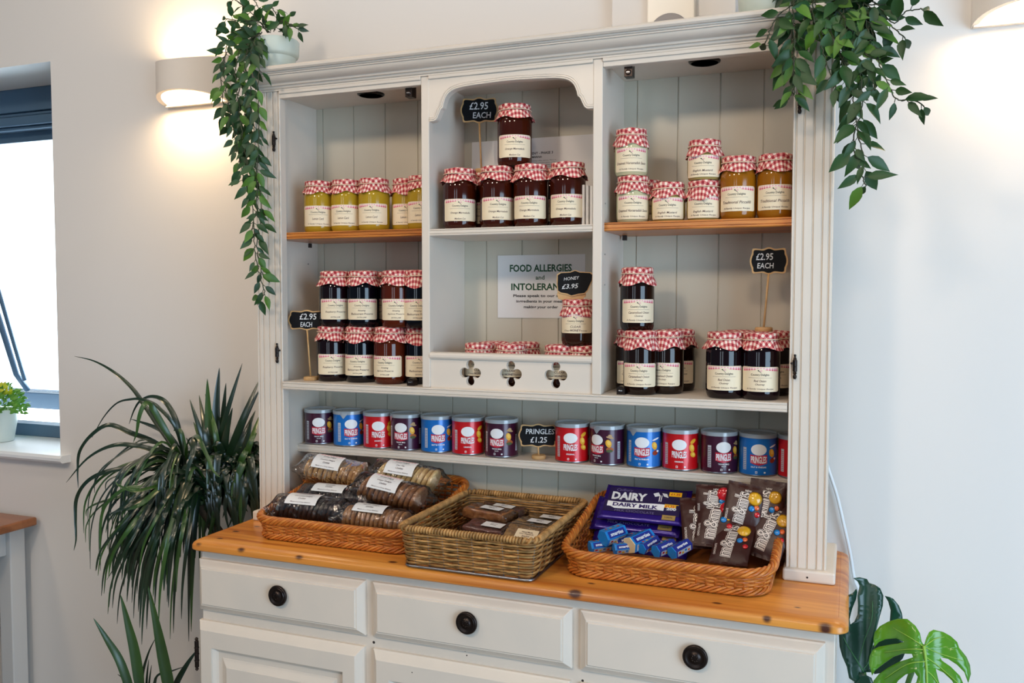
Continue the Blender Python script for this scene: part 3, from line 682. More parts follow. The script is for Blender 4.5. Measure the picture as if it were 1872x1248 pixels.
# ---- right bay, lower shelf
gp = 'onion chutney jars on the lower right shelf'
jar('caramelised', 1171, .048, ZS, -6, 'brown caramelised onion chutney jar in front with the whitest label', group=gp, seed=1)
jar('caramelised', 1146, .100, ZS, 0, 'brown caramelised onion chutney jar behind the metal catch, by the divider', group=gp, seed=2)
jar('caramelised', 1219, .082, ZS, -16, 'brown caramelised onion chutney jar right of the front one', group=gp, seed=3)
jar('caramelised', 1241, .146, ZS, -6, 'brown caramelised onion chutney jar at the back right of its cluster', group=gp, seed=4)
jar('caramelised', 1165, .066, ZS + HL, 6, 'brown caramelised onion chutney jar stacked alone on the others', group=gp, seed=0)
jar('redonion', 1325, .046, ZS, -2, 'dark red onion chutney jar, left one of the front pair', group=gp, seed=2)
jar('redonion', 1391, .046, ZS, -2, 'dark red onion chutney jar, right one of the front pair, under the price sign', group=gp, seed=3)
jar('redonion', 1352, .128, ZS, 0, 'dark red onion chutney jar behind the left one of the front pair', group=gp, seed=4)
jar('redonion', 1413, .125, ZS, 8, 'dark red onion chutney jar at the back by the right side board', group=gp, seed=1)

# ================================================================== SNACK CANS
CZ0 = 1.0657; CR = .0363; CH = .0830
canc = {'purple': pm('can_purple', (66, 16, 44), .3, metal=.15, coat=.3), 'blue': pm('can_blue', (22, 112, 196), .3, metal=.15, coat=.3), 'red': pm('can_red', (206, 14, 22), .3, metal=.15, coat=.3)}
cwhite = pm('can_print_white', (238, 238, 238), .4); cred = pm('can_banner_red', (196, 22, 52), .4); chipc = pm('can_crisp_yellow', (232, 168, 36), .5); chipd = pm('can_crisp_amber', (168, 84, 22), .5)
cgrey = pm('can_print_grey', (188, 190, 196), .45); lidm = pm('can_lid_clear_grey', (176, 180, 182), .22, coat=.5, spec=.6); hatc = pm('can_print_tan', (186, 150, 104), .5); foil = pm('foil_tab', (205, 208, 212), .28, metal=.6)
def can_print(col):
    b = MB(); d = Decal(b, cyl(CR + .00015)); U = CR
    d.ell(0, .0530, .0150, .0110, cwhite, .0001, 22)
    if col != 'red': d.cols(-.0165, .0165, 12, lambda x: .0418 + .0016 * (x / .0165) ** 2, lambda x: .0250 + .0018 * (x / .0165) ** 2 - .0028 * (1 - abs(x) / .0165), cred, .0001)
    d.text('PRINGLES', 0, .0338, .0300, .0130, cwhite, .00025, .03, warp=lambda a, c: (c - .5) * (1 + .30 * (1 - (2 * a - 1) ** 2) * 0 + .0) - .10 * (1 - (2 * a - 1) ** 2) * (1 - c))
    tx = {'purple': ('TEXAS BBQ', 'SAUCE'), 'blue': ('SALT & VINEGAR', None), 'red': ('ORIGINAL', None)}[col]
    d.text(tx[0], 0, .0195 if tx[1] else .0190, {'purple': .022, 'blue': .030, 'red': .018}[col], .0032, cwhite, .0002, .03)
    if tx[1]: d.text(tx[1], 0, .0152, .009, .0022, cwhite, .0002, .02)
    d.rect(-.0065, -.0025, .0065, .0108, cwhite, .0001); d.rect(-.0056, -.0034, .0074, .0099, canc[col], .0002)
    # crisps on the right
    d.ell(.0270, .0465, .0062, .0085, chipc, .0001, 14, .35); d.ell(.0275, .0480, .0036, .0052, pm('crisp_light', (246, 200, 84), .5), .0002, 10, .35)
    if col == 'purple': d.ell(.0300, .0590, .0085, .0022, hatc, .0001, 12, -.2); d.ell(.0300, .0618, .0045, .0035, hatc, .0002, 12); d.ell(.0300, .0340, .0080, .0050, chipd, .0001, 12, -.1); d.ell(.0290, .0310, .0070, .0030, pm('herb_green', (74, 84, 40), .6), .0002, 10)
    if col == 'blue': d.ell(.0300, .0600, .0090, .0018, cwhite, .0001, 12, .3); d.ell(.0290, .0320, .0070, .0052, pm('vinegar_brown', (146, 52, 20), .4), .0001, 12, .3); d.ell(.0350, .0350, .0030, .0022, cwhite, .0002, 10)
    if col == 'red': d.ell(.0300, .0600, .0078, .0040, chipc, .0001, 12, .5); d.ell(.0300, .0330, .0072, .0052, chipc, .0001, 12, -.4); d.ell(.0310, .0335, .0040, .0028, pm('crisp_light', (246, 200, 84), .5), .0002, 10, -.4)
    # pale information panels on both flanks
    for x0, x1, a, c in ((-.0330, -.0250, .012, .056), (.0470, .0540, .014, .050)):
        d.rect(x0, x1, a, c, cgrey, .0001, 3)
        for k in range(11): z = a + .002 + (c - a - .004) * k / 11; d.rect(x0 + .0008, x1 - .0008, z, z + .0011, canc[col], .0002, 2)
    d.rect(.0100, .0135, .0070, .0100, cwhite, .0001, 2)
    return b
CM = {}
def can(col, px, turn, label, flap=None, n=[0]):
    p = at(px, 800, 'y', .1315)
    for _ in range(3):
        v = MC.transposed() @ (Vector((p.x, .1315, CZ0 + .04)) - CAM); p = at(px, 624 - F * v[2] / v[1], 'y', .1315)
    if col not in CM:
        b = MB(); b.lathe([(0, .002), (CR - .002, .002), (CR - .001, 0), (CR, .0008), (CR + .0003, .0022), (CR, .0034)], steel, n=44); b.lathe([(CR, .0034), (CR, CH - .006)], canc[col], n=44)
        o = b.build('can_body', smooth=True, auto=.7); o2 = can_print(col).build('can_print', smooth=True); CM[col] = (o.data, o2.data); bpy.data.objects.remove(o); bpy.data.objects.remove(o2)
    if 'lid' not in CM:
        b = MB(); b.lathe([(CR + .0002, CH - .0085), (CR + .0012, CH - .0080), (CR + .0012, CH - .0010), (CR + .0004, CH), (CR - .0012, CH), (CR - .0022, CH - .0015), (CR - .003, CH - .0032), (CR - .010, CH - .0030), (CR - .011, CH - .0024), (0, CH - .0024)], lidm, n=44); o = b.build('l', smooth=True, auto=.6); CM['lid'] = o.data; bpy.data.objects.remove(o)
        b = MB(); d = Decal(b, cyl(CR + .0014, -PI / 2)); d.cols(-.0085, .0085, 10, CH - .0040, lambda x: CH - .0075 - .0095 * math.exp(-(x / .0048) ** 2 * .8), foil, 0); o = b.build('f', smooth=True); CM['flap'] = o.data; bpy.data.objects.remove(o)
    p.x = max(p.x, PLX + CR + .002); p.x = min(p.x, PRX - CR - .002)
    t = thing('snack_can', label, 'snack can', (p.x, .1315, CZ0 + .0003), math.atan2(CX - p.x, .1315 - CY) + math.radians(turn), 'small crisp cans on the narrow shelf')
    link('can_body', CM[col][0], t); link('can_print', CM[col][1], t); link('lid', CM['lid'], t)
    if flap is not None: f = link('foil_flap', CM['flap'], t); f.rotation_euler = (0, 0, math.radians(flap))
can('purple', 583, -6, 'purple crisp can at the left end of the narrow shelf')
can('blue', 638, 8, 'blue crisp can, leftmost of the blue ones, peeled foil flap on its left', -28)
can('red', 693, -3, 'red crisp can, leftmost of the red ones')
can('purple', 743, -22, 'purple crisp can between the first red and second blue cans', -48)
can('blue', 799, 4, 'blue crisp can, second of the blue ones, in the left half of the shelf')
can('red', 856, -2, 'red crisp can, second of the red ones, in the left half of the shelf')
can('purple', 917, -18, 'purple crisp can directly left of the small chalkboard')
can('red', 1046, -6, 'red crisp can directly right of the small chalkboard')
can('purple', 1110, -38, 'purple crisp can with a peeled foil flap at its front middle', 2)
can('blue', 1178, -8, 'blue crisp can with a peeled foil flap, right half of the shelf', -30)
can('red', 1244, -4, 'red crisp can between blue and purple cans, right half of the shelf')
can('purple', 1315, 14, 'purple crisp can, rightmost of the purple ones')
can('blue', 1386, 2, 'blue crisp can, rightmost of the blue ones')
can('red', 1458, -4, 'red crisp can at the right end, mostly hidden by the pilaster')

# ================================================================== SIGNS AND NOTICES
def plaque(w, h):
    """ornate chalkboard outline, right half mirrored"""
    q = [(0, h * .5), (.06 * w, h * .485), (.16 * w, h * .43), (.30 * w, h * .45), (.40 * w, h * .455), (.44 * w, h * .40), (.445 * w, h * .28), (.47 * w, h * .20), (.495 * w, h * .08), (.50 * w, 0)]
    q = smoothpts(q, 3); up_ = q; dn = [(x, -z) for x, z in reversed(q[:-1])]
    rgt = up_ + dn; lft = [(-x, z) for x, z in reversed(rgt[1:-1])]
    return rgt + lft
def price_sign(px, py, y, zbase, w, h, lines, label, stick=True, pxs=None, rz=None, tilt=0, base_r=.0165):
    c = at(px, py, 'y', y); sx = (at(pxs, py, 'y', y).x if pxs else c.x)
    ph = .25 if rz is None else rz
    t = thing('price_sign', label, 'sign', (sx, y, zbase + .0003), ph, 'small chalkboard price signs')
    zc = c.z - zbase
    b = MB(); o = plaque(w, h); b.plate([(x + (c.x - sx), z + zc) for x, z in o], [], -.0015, .0015, sign_wood); b.build('wooden_frame', t, bevel=.0004)
    b = MB(); i_ = plaque(w - .0065, h - .0065); d = Decal(b, flat(-.0016)); b.plate([(x + (c.x - sx), z + zc) for x, z in i_], [], -.0021, -.0015, black_bd); bd = b.build('chalkboard', t)
    b = MB(); d = Decal(b, flat(-.0022)); n = len(lines)
    for k, (s_, ww, hh, dx, dz) in enumerate(lines): d.text(s_, c.x - sx + dx, zc + dz, ww, hh, chalk, .0001, .012, .08)
    b.build('chalk_writing', t)
    if stick:
        b = MB(); b.tube([(0, 0, .006), (c.x - sx, 0, zc - h * .45)], .0020, sign_wood, 8); b.build('stick', t, smooth=True)
        b = MB(); b.lathe([(0, 0), (base_r - .001, 0), (base_r, .0015), (base_r, .0065), (base_r - .0015, .0085), (0, .0085)], sign_wood, n=28); b.build('sign_base', t, smooth=True, auto=.6)
    return t
price_sign(876.5, 202, .120, 1.5577 + .128, .083, .056, [('£2.95', .041, .016, -.001, .009), ('EACH', .040, .013, .006, -.011)], 'chalkboard sign £2.95 EACH on a stick in the arched bay', pxs=880)
price_sign(562, 585, .045, ZS, .089, .047, [('£2.95', .040, .014, .003, .008), ('EACH', .028, .011, -.001, -.010)], 'chalkboard sign £2.95 EACH on a stick standing on the lower left shelf', pxs=567)
price_sign(1405.5, 477, .075, ZS + .125, .070, .052, [('£2.95', .031, .013, -.008, .008), ('EACH', .030, .0105, -.006, -.009)], 'chalkboard sign £2.95 EACH on a stick standing on the chutney jars', pxs=1398, rz=.1)
price_sign(984, 796, .122, CZ0, .086, .052, [('PRINGLES', .062, .0115, .004, .009), ('£1.25', .036, .0125, .001, -.009)], 'low chalkboard sign priced £1.25 standing between the crisp cans', pxs=985, rz=.3, base_r=.0155)
# tilted honey sign
c = at(1051, 519, 'y', .045); hz0 = ZS + .0930 * 2 + .0005
t = thing('price_sign', 'tilted chalkboard sign HONEY £3.95 in a wooden clip on the honey jar', 'sign', (c.x, .046, hz0), .22, 'small chalkboard price signs')
o = [(-.037, .019), (-.030, .0235), (-.010, .0245), (.000, .0285), (.010, .0245), (.032, .0235), (.037, .019), (.036, .008), (.026, -.014), (.020, -.020), (.008, -.0215), (-.008, -.0255), (-.016, -.0215), (-.030, -.019), (-.036, -.015), (-.0375, 0)]
zc = c.z - hz0; b = MB(); b.plate([(x, z + zc) for x, z in o], [], -.0015, .0015, sign_wood); b.build('wooden_frame', t, bevel=.0004)
b = MB(); b.plate([(x * .94, z * .92 + zc + .0005) for x, z in o], [], -.0021, -.0015, black_bd); b.build('chalkboard', t)
b = MB(); d = Decal(b, flat(-.0022)); d.text('HONEY', -.007, zc + .0115, .032, .0065, chalk, .0001, .0, .25, .10); d.text('£3.95', -.010, zc - .0045, .034, .0095, chalk, .0001, .01, .25, .06); b.build('chalk_writing', t)
b = MB(); b.plate([(-.034, zc - .030), (-.037, zc - .021), (-.034, zc - .010), (-.030, zc - .012), (-.026, zc - .018), (-.010, zc - .022), (.008, zc - .020), (.017, zc - .018), (.018, zc - .012), (.021, zc - .012), (.022, zc - .024), (.016, zc - .030), (.010, .0), (-.012, .0), (-.020, zc - .034)], [], .0016, .0066, sign_wood); b.build('clip_base', t, bevel=.0006)
# paper notices
p0, p1 = at(910, 467, 'y', .185), at(1069, 582, 'y', .185); cx_, w_, h_ = (p0.x + p1.x) / 2, p1.x - p0.x, p0.z - p1.z
b = MB(); d = Decal(b, lambda u, v, h: (cx_ + u, .1853 - h + .0010 * math.sin(u * 20), p1.z + v)); d.rect(-w_ / 2, w_ / 2, 0, h_, white_paper, 0, 10)
s_ = h_ / 115.
d.text('FOOD ALLERGIES', -.3 * s_, 91 * s_, 119 * s_, 13.5 * s_, green_ink, .0002, .03); d.text('and', -1 * s_, 74 * s_, 17 * s_, 8 * s_, green_ink, .0002, .02)
d.text('INTOLERANCES', 4 * s_, 57 * s_, 122 * s_, 13 * s_, green_ink, .0002, .03); d.text('Please speak to our staff about', 10 * s_, 40 * s_, 126 * s_, 6.5 * s_, black_ink, .0002, .03)
d.text('ingredients in your meal, before', 12 * s_, 30 * s_, 118 * s_, 6.5 * s_, black_ink, .0002, .03); d.text('making your order', .5 * s_, 19.5 * s_, 66 * s_, 6.5 * s_, black_ink, .0002, .03)
tag(b.build('allergy_notice'), 'white paper notice FOOD ALLERGIES and INTOLERANCES on the back boards', 'notice')
p0, p1 = at(858, 262, 'y', .175), at(1095, 262, 'y', .175)
b = MB(); d = Decal(b, lambda u, v, h: (u, .181 - h - .006 * (1 - (v - 1.5577) / .21), v)); zt = 1.7655
d.rect(p0.x + .004, X2 - .006, 1.5585, zt, white_paper, 0, 2)
def tx(s, px, py, wpx, hpx, bold=.02): q = at(px, py, 'y', .178); k = 1.79 / F; d.text(s, q.x, q.z, wpx * k * 1.05, hpx * k, ink, .0003, bold)
tx('DEVELOPMENT - PHASE 3', 976, 280, 74, 5); tx('MARINA', 981, 286.5, 20, 4.2)
for k in range(8): tx(('existing valley marina. Plans to', 'develop a further phase of the', 'marina are now on display here')[k % 3], 993, 293 + 4.0 * k, 50 - (k % 3) * 3, 2.3, .0)
tag(b.build('planning_notice'), 'white printed sheet leaning behind the marmalade jars', 'notice')
# bundle of folded white leaflets at the right of the arched bay
t = thing('leaflet_bundle', 'bundle of white folded leaflets standing right of the marmalade jars', 'leaflets', (X2 - .02, .07, 1.5577))
for k in range(4):
    b = MB(); b.box((-.014 + k * .0075, -.03 + k * .003, 0), (-.0085 + k * .0075, .06, .082 - k * .001), white_paper); b.build('leaflet', t, bevel=.001)

# ================================================================== BASKETS
wick = pm('honey_wicker', (198, 110, 34), .42, coat=.15, var=(60, (158, 78, 20), .8)); wick2 = pm('honey_wicker_light', (216, 134, 52), .42, coat=.15, var=(60, (170, 94, 34), .8))
grass = pm('seagrass', (166, 116, 58), .6, var=(55, (104, 70, 30), .9)); grass2 = pm('seagrass_pale', (200, 150, 88), .6, var=(55, (132, 94, 46), .9)); wire = pm('blue_grey_wire', (112, 118, 128), .35, metal=.6)
def path_rr(x0, x1, y0, y1, r, step):
    raw = rrect(x0, x1, y0, y1, r, 10); o = []; n = len(raw); L = [0]
    for i in range(n): a, b_ = raw[i], raw[(i + 1) % n]; L.append(L[-1] + math.hypot(b_[0] - a[0], b_[1] - a[1]))
    T_ = L[-1]; k = max(8, int(T_ / step)); j = 0
    for i in range(k):
        s = T_ * i / k
        while L[j + 1] < s: j += 1
        a, b_ = raw[j], raw[(j + 1) % n]; t = (s - L[j]) / max(1e-9, L[j + 1] - L[j]); l = math.hypot(b_[0] - a[0], b_[1] - a[1]) or 1
        o.append((a[0] + (b_[0] - a[0]) * t, a[1] + (b_[1] - a[1]) * t, (b_[1] - a[1]) / l, -(b_[0] - a[0]) / l, s))
    return o, T_
def basket(label, x0, x1, y0, y1, rc, hf, rows, sr, sp_, flare, mats, rim, group, z0=CT):
    cx, cy = (x0 + x1) / 2, (y0 + y1) / 2; t = thing('wicker_basket' if rim == 'braid' else 'seagrass_basket', label, 'basket', (cx, cy, z0), 0, group)
    P, T_ = path_rr(x0 - cx, x1 - cx, y0 - cy, y1 - cy, rc, sp_ / 5); ns = 2 * round(T_ / sp_ / 2); lo = .010 if rim == 'braid' else .007; hiof = .008 if rim == 'braid' else .005
    H = lambda y: hf(y + cy)
    b = MB()
    for k in range(rows):
        pts = []; tt = (k + .5) / rows
        for (x, y, nx, ny, s) in P:
            of = flare * tt + sr * .75 * math.cos(PI * s / T_ * ns + (k % 2) * PI) + R.uniform(-.0003, .0003); h = H(y); pts.append((x + nx * of, y + ny * of, lo + (h - lo - hiof) * tt + R.uniform(-.0004, .0004)))
        b.tube(pts, sr * (.97 if rim == 'braid' else .78), mats[k % 2], 5, closed=True)
    b.build('woven_wall', t, smooth=True)
    b = MB()
    for i in range(ns):
        s = (i + .5) / ns * T_; q = min(P, key=lambda a: abs(a[4] - s)); h = H(q[1])
        b.tube([(q[0], q[1], .003), (q[0] + q[2] * flare, q[1] + q[3] * flare, h - .004)], sr * (.8 if rim == 'braid' else .35), mats[0] if rim == 'braid' else wire, 5)
    b.build('stakes', t, smooth=True)
    def rope(name, zf, of, rad, pitch, strands, r_, m2):
        b = MB()
        for q in range(strands):
            pts = []; PP, TT = path_rr(x0 - cx, x1 - cx, y0 - cy, y1 - cy, rc, pitch / 14); nn = round(TT / pitch)
            for (x, y, nx, ny, s) in PP:
                a = 2 * PI * (s / TT * nn + q / strands); o_ = of + rad[0] * math.cos(a); pts.append((x + nx * o_, y + ny * o_, zf(y) + rad[1] * math.sin(a)))
            b.tube(pts, r_, m2[q % len(m2)], 6, closed=True)
        return b.build(name, t, smooth=True)
    if rim == 'braid':
        rope('braided_rim', lambda y: H(y) - .003, flare, (.0058, .0062), .060, 6, .0030, mats)
        rope('braided_foot', lambda y: .0085, .002, (.0045, .0050), .060, 5, .0026, mats)
    else:
        PP, TT = path_rr(x0 - cx, x1 - cx, y0 - cy, y1 - cy, rc, .004)
        rope('bound_rim', lambda y: H(y) - .001, flare, (.0042, .0042), .0060, 1, .0027, [mats[1]])
        b = MB(); b.tube([(x + nx * flare, y + ny * flare, H(y) - .001) for x, y, nx, ny, s in PP], .0040, mats[0], 8, closed=True); b.build('rim_core', t, smooth=True)
        b = MB(); b.tube([(x + nx * .002, y + ny * .002, .0028) for x, y, nx, ny, s in PP], .0026, steel, 8, closed=True); b.build('wire_foot', t, smooth=True)
    b = MB(); rr_ = rrect(x0 - cx + .002, x1 - cx - .002, y0 - cy + .002, y1 - cy - .002, rc); n = len(rr_)
    b.add([(x, y, .003) for x, y in rr_] + [(x, y, .007) for x, y in rr_], [tuple(range(n))[::-1], tuple(n + i for i in range(n))] + [(i, (i + 1) % n, n + (i + 1) % n, n + i) for i in range(n)], pm('basket_base_wood', (176, 104, 44), .5, var=(20, (150, 84, 32), .7, (1, 12, 1)))); b.build('basket_base', t)
    return t
LB = basket('honey coloured wicker tray basket of biscuits at the left of the counter', .088, .446, -.128, .165, .040, lambda y: .047 + .048 * max(0, (y + .128) / .29) ** 1.2, 8, .0024, .0165, .010, (wick, wick2), 'braid', 'honey wicker tray baskets')
RB = basket('honey coloured wicker tray basket of chocolate at the right of the counter', .778, 1.132, -.128, .160, .042, lambda y: .047 + .052 * max(0, (y + .128) / .29) ** 1.2, 8, .0024, .0165, .012, (wick, wick2), 'braid', 'honey wicker tray baskets')
basket('rectangular seagrass basket of traybakes in the middle of the counter', .475, .732, -.188, .125, .012, lambda y: .078, 13, .0029, .030, .010, (grass, grass2), 'wrap', None)

# ------------------------------------------------------------------ biscuit packets
def packet(label, P, L, r, n, col, col2, yaw, tilt, lab, cat='biscuits', group='packets of biscuits in the left basket', lean=.25, labrot=.55, lastflat=False):
    t = thing('biscuit_packet', label, cat, P, yaw, group); t.rotation_euler = (0, tilt, yaw)
    bm_ = pm('biscuit_' + col[0], col[1], .75, bump=(160, .7), var=(130, col2, .9))
    th = L * .86 / n * .80; b = MB(); prof = [(0, -th / 2), (r * .80, -th / 2), (r * .93, -th * .36), (r * .97, 0), (r * .93, th * .36), (r * .80, th / 2), (0, th / 2)]
    b.lathe(prof, bm_, n=26, ax='x'); me0 = b.build('x', smooth=True, auto=1.1); me = me0.data; bpy.data.objects.remove(me0)
    for i in range(n):
        o = link('biscuit', me, t); o.location = (-L * .43 + L * .86 * (i + .5) / n, R.uniform(-.001, .001), R.uniform(-.001, .0005)); o.rotation_euler = (R.uniform(0, 6), lean + R.uniform(-.05, .05), R.uniform(-.04, .04))
    b = MB(); rd = Random_(int(abs(P[0]) * 1000)); st = 30; n_ = 28; vs = []
    for i in range(st + 1):
        u = -1 + 2 * i / st; e = max(0, (abs(u) - .80) / .20); x = u * (L * .5 + .014)
        for j in range(n_):
            a = 2 * PI * j / n_; nz = noise.noise(Vector((x * 55, math.cos(a) * 2.2, math.sin(a) * 2.2 + P[0] * 9))) * .0028
            rr2 = r + .0022 + nz; hy = rr2 * (1 + .10 * e); hz = rr2 * (1 - .93 * e ** .8)
            vs.append((x, hy * math.cos(a), hz * math.sin(a) + e * .004 * math.sin(a * 5 + i)))
    b.add(vs, [(i * n_ + j, i * n_ + (j + 1) % n_, (i + 1) * n_ + (j + 1) % n_, (i + 1) * n_ + j) for i in range(st) for j in range(n_)], cellophane); b.build('clear_wrapper', t, smooth=True)
    b = MB(); lw, lh_ = min(.084, L * .44), .044; rr_ = r + .0050; sh = -lh_ / 2
    d = Decal(b, lambda u, v, h: (u - .010, -(rr_ + h) * math.sin(labrot - v / rr_), (rr_ + h) * math.cos(labrot - v / rr_)))
    n2 = 8
    for k in range(n2): d.rect(-lw / 2, lw / 2, sh + lh_ * k / n2, sh + lh_ * (k + 1) / n2, white_paper if k else white_paper, 0, 2)
    for k in range(16): x0_ = -lw * .42 + lw * .84 * k / 16; d.rect(x0_, x0_ + lw * .84 / 16, lh_ / 2 - .0065, lh_ / 2 - .002, pinkl if k % 2 else pinkw, .0003)
    d.text('Country Delights', 0, lh_ / 2 - .0115, .034, .005, ink, .0004, .012); d.rect(-.024, .024, lh_ / 2 - .0165, lh_ / 2 - .0162, ink2, .0004)
    for k, s_ in enumerate(lab): d.text(s_, 0, lh_ / 2 - .0220 - .0070 * k, len(s_) * .0026, .0046, ink2, .0004, .01, .25)
    d.text('Made in a Cosy Bakery', 0, -lh_ / 2 + .0050, .050, .0032, ink2, .0004, .01, .25)
    b.build('paper_label', t, smooth=True); return t
gold = ('golden', (196, 150, 92)); pale = ('pale', (222, 196, 142)); dark = ('chocolate', (58, 36, 28)); brown = ('brown', (160, 108, 64)); tan = ('tan', (178, 130, 82))
zz_ = CT
packet('packet of dark chocolate biscuits at the front left of the left basket', (.183, -.070, .957), .174, .0285, 13, dark, (40, 24, 20), .03, .00, ('Chocolate Delight', 'Cookies'), lean=.30, labrot=.35)
packet('packet of brown biscuits at the front right of the left basket', (.346, -.072, .950), .166, .0275, 13, tan, (150, 104, 62), .0, .02, ('Shortie Delight', 'Cookies'), lean=.1, labrot=.15)
packet('dark chocolate biscuits lying behind the front packets of the left basket', (.205, -.004, .968), .180, .0275, 12, dark, (40, 24, 20), .0, .0, ('Chocolate', 'Cookies'), lean=.2, labrot=.2)
packet('packet of ginger biscuits with a whole biscuit facing its right end', (.342, .002, .990), .165, .0320, 11, brown, (136, 88, 48), -.05, .12, ('Ginger Delight', 'Cookies'), lean=.30, labrot=.60)
packet('packet of golden coconut biscuits at the back left of the left basket', (.157, .070, 1.010), .165, .0335, 11, gold, (170, 122, 66), .0, .08, ('Coconut Delight', 'Cookies'), lean=.22, labrot=.62)
packet('packet of pale biscuits at the back right of the left basket', (.345, .068, 1.013), .160, .0300, 11, pale, (200, 168, 112), .02, .08, ('Oat Flip', 'Cookies'), lean=.35, labrot=.60)

# ------------------------------------------------------------------ traybake slices
def slab(label, P, sx, sy, sz, yaw, tilt, col, col2, lab, lrot=0, pitch=0):
    t = thing('traybake_slice', label, 'cake slice', P, 0, 'wrapped traybake slices in the seagrass basket'); t.rotation_euler = (pitch, tilt, yaw)
    m = pm('cake_' + str(col[0]), col, .8, bump=(140, 1.0), var=(120, col2, .95)); b = MB(); n = 10; vs = []
    bm = bmesh.new(); bmesh.ops.create_cube(bm, size=1); bmesh.ops.subdivide_edges(bm, edges=bm.edges, cuts=7, use_grid_fill=True)
    for v in bm.verts:
        q = v.co.copy(); l = max(abs(q.x), abs(q.y), abs(q.z)); s_ = 1 - .06 * ((abs(q.x) * 2) ** 6 + (abs(q.y) * 2) ** 6 + (abs(q.z) * 2) ** 4) / 3
        v.co = Vector((q.x * sx, q.y * sy, q.z * sz)) * s_ + Vector([noise.noise(q * 6 + Vector((P[0] * 30 + i * 7, 0, 0))) * .0016 for i in range(3)])
    me = bpy.data.meshes.new('slice'); bm.to_mesh(me); me.materials.append(m); me.polygons.foreach_set('use_smooth', [True] * len(me.polygons)); o = link('cake', me, t)
    for v in bm.verts:
        c_ = v.co.copy(); e = max(0, abs(c_.x) / sx * 2 - .72) / .28; v.co = Vector((c_.x * 1.22 if e > .4 else c_.x * 1.03, c_.y * 1.05, c_.z * (1.12 - .55 * min(e, 1)))) + Vector([noise.noise(c_ * 70 + Vector((i * 9, 3, 0))) * .0028 for i in range(3)])
    me = bpy.data.meshes.new('wrap'); bm.to_mesh(me); bm.free(); me.materials.append(cellophane); me.polygons.foreach_set('use_smooth', [True] * len(me.polygons)); link('clear_wrapper', me, t)
    b = MB(); d = Decal(b, lambda u, v, h: (u * math.cos(lrot) - v * math.sin(lrot) + .008, u * math.sin(lrot) + v * math.cos(lrot), sz * .56 + .0015 + h)); d.rect(-.023, .023, -.013, .012, white_paper if pitch < .4 else paper, 0, 1)
    for k, s_ in enumerate(lab): d.text(s_, 0, .0045 - .0055 * k, len(s_) * .0026, .0038, ink2, .0003, .02)
    b.build('paper_label', t); return t
flp = (170, 112, 62); red_ = (120, 74, 62); gr = (158, 124, 80)
slab('golden flapjack slice on top of the left pile in the seagrass basket', (.556, .030, .9605), .098, .056, .021, -.10, .06, flp, (126, 74, 34), ('Flapjack', 'Slice'))
slab('reddish fruit slice at the back of the left pile, beyond the flapjack', (.560, .088, .953), .098, .052, .019, -.05, .05, red_, (92, 52, 46), ('Cherry', 'Slice'))
slab('reddish fruit slice under the golden flapjack at the front', (.585, -.030, .9425), .105, .056, .020, -.12, .02, red_, (92, 52, 46), ('Cherry', 'Slice'), pitch=.1)
slab('nutty slice at the front left corner of the seagrass basket', (.530, -.085, .931), .082, .056, .020, .05, -.03, gr, (110, 80, 44), ('Oat', 'Slice'), pitch=.1)
slab('oat slice with a tan label at the front right of the seagrass basket', (.672, -.066, .944), .082, .056, .020, -.08, .02, gr, (110, 80, 44), ('Hand Made', 'Oat Flapjack', 'Seeded'), pitch=.50)
slab('seeded slice at the middle right of the seagrass basket', (.668, .012, .947), .088, .056, .021, -.1, .03, gr, (110, 80, 44), ('Seeded', 'Slice'))
slab('seeded slice at the back right of the seagrass basket', (.672, .078, .940), .092, .052, .021, -.02, .03, gr, (110, 80, 44), ('Seeded', 'Slice'))

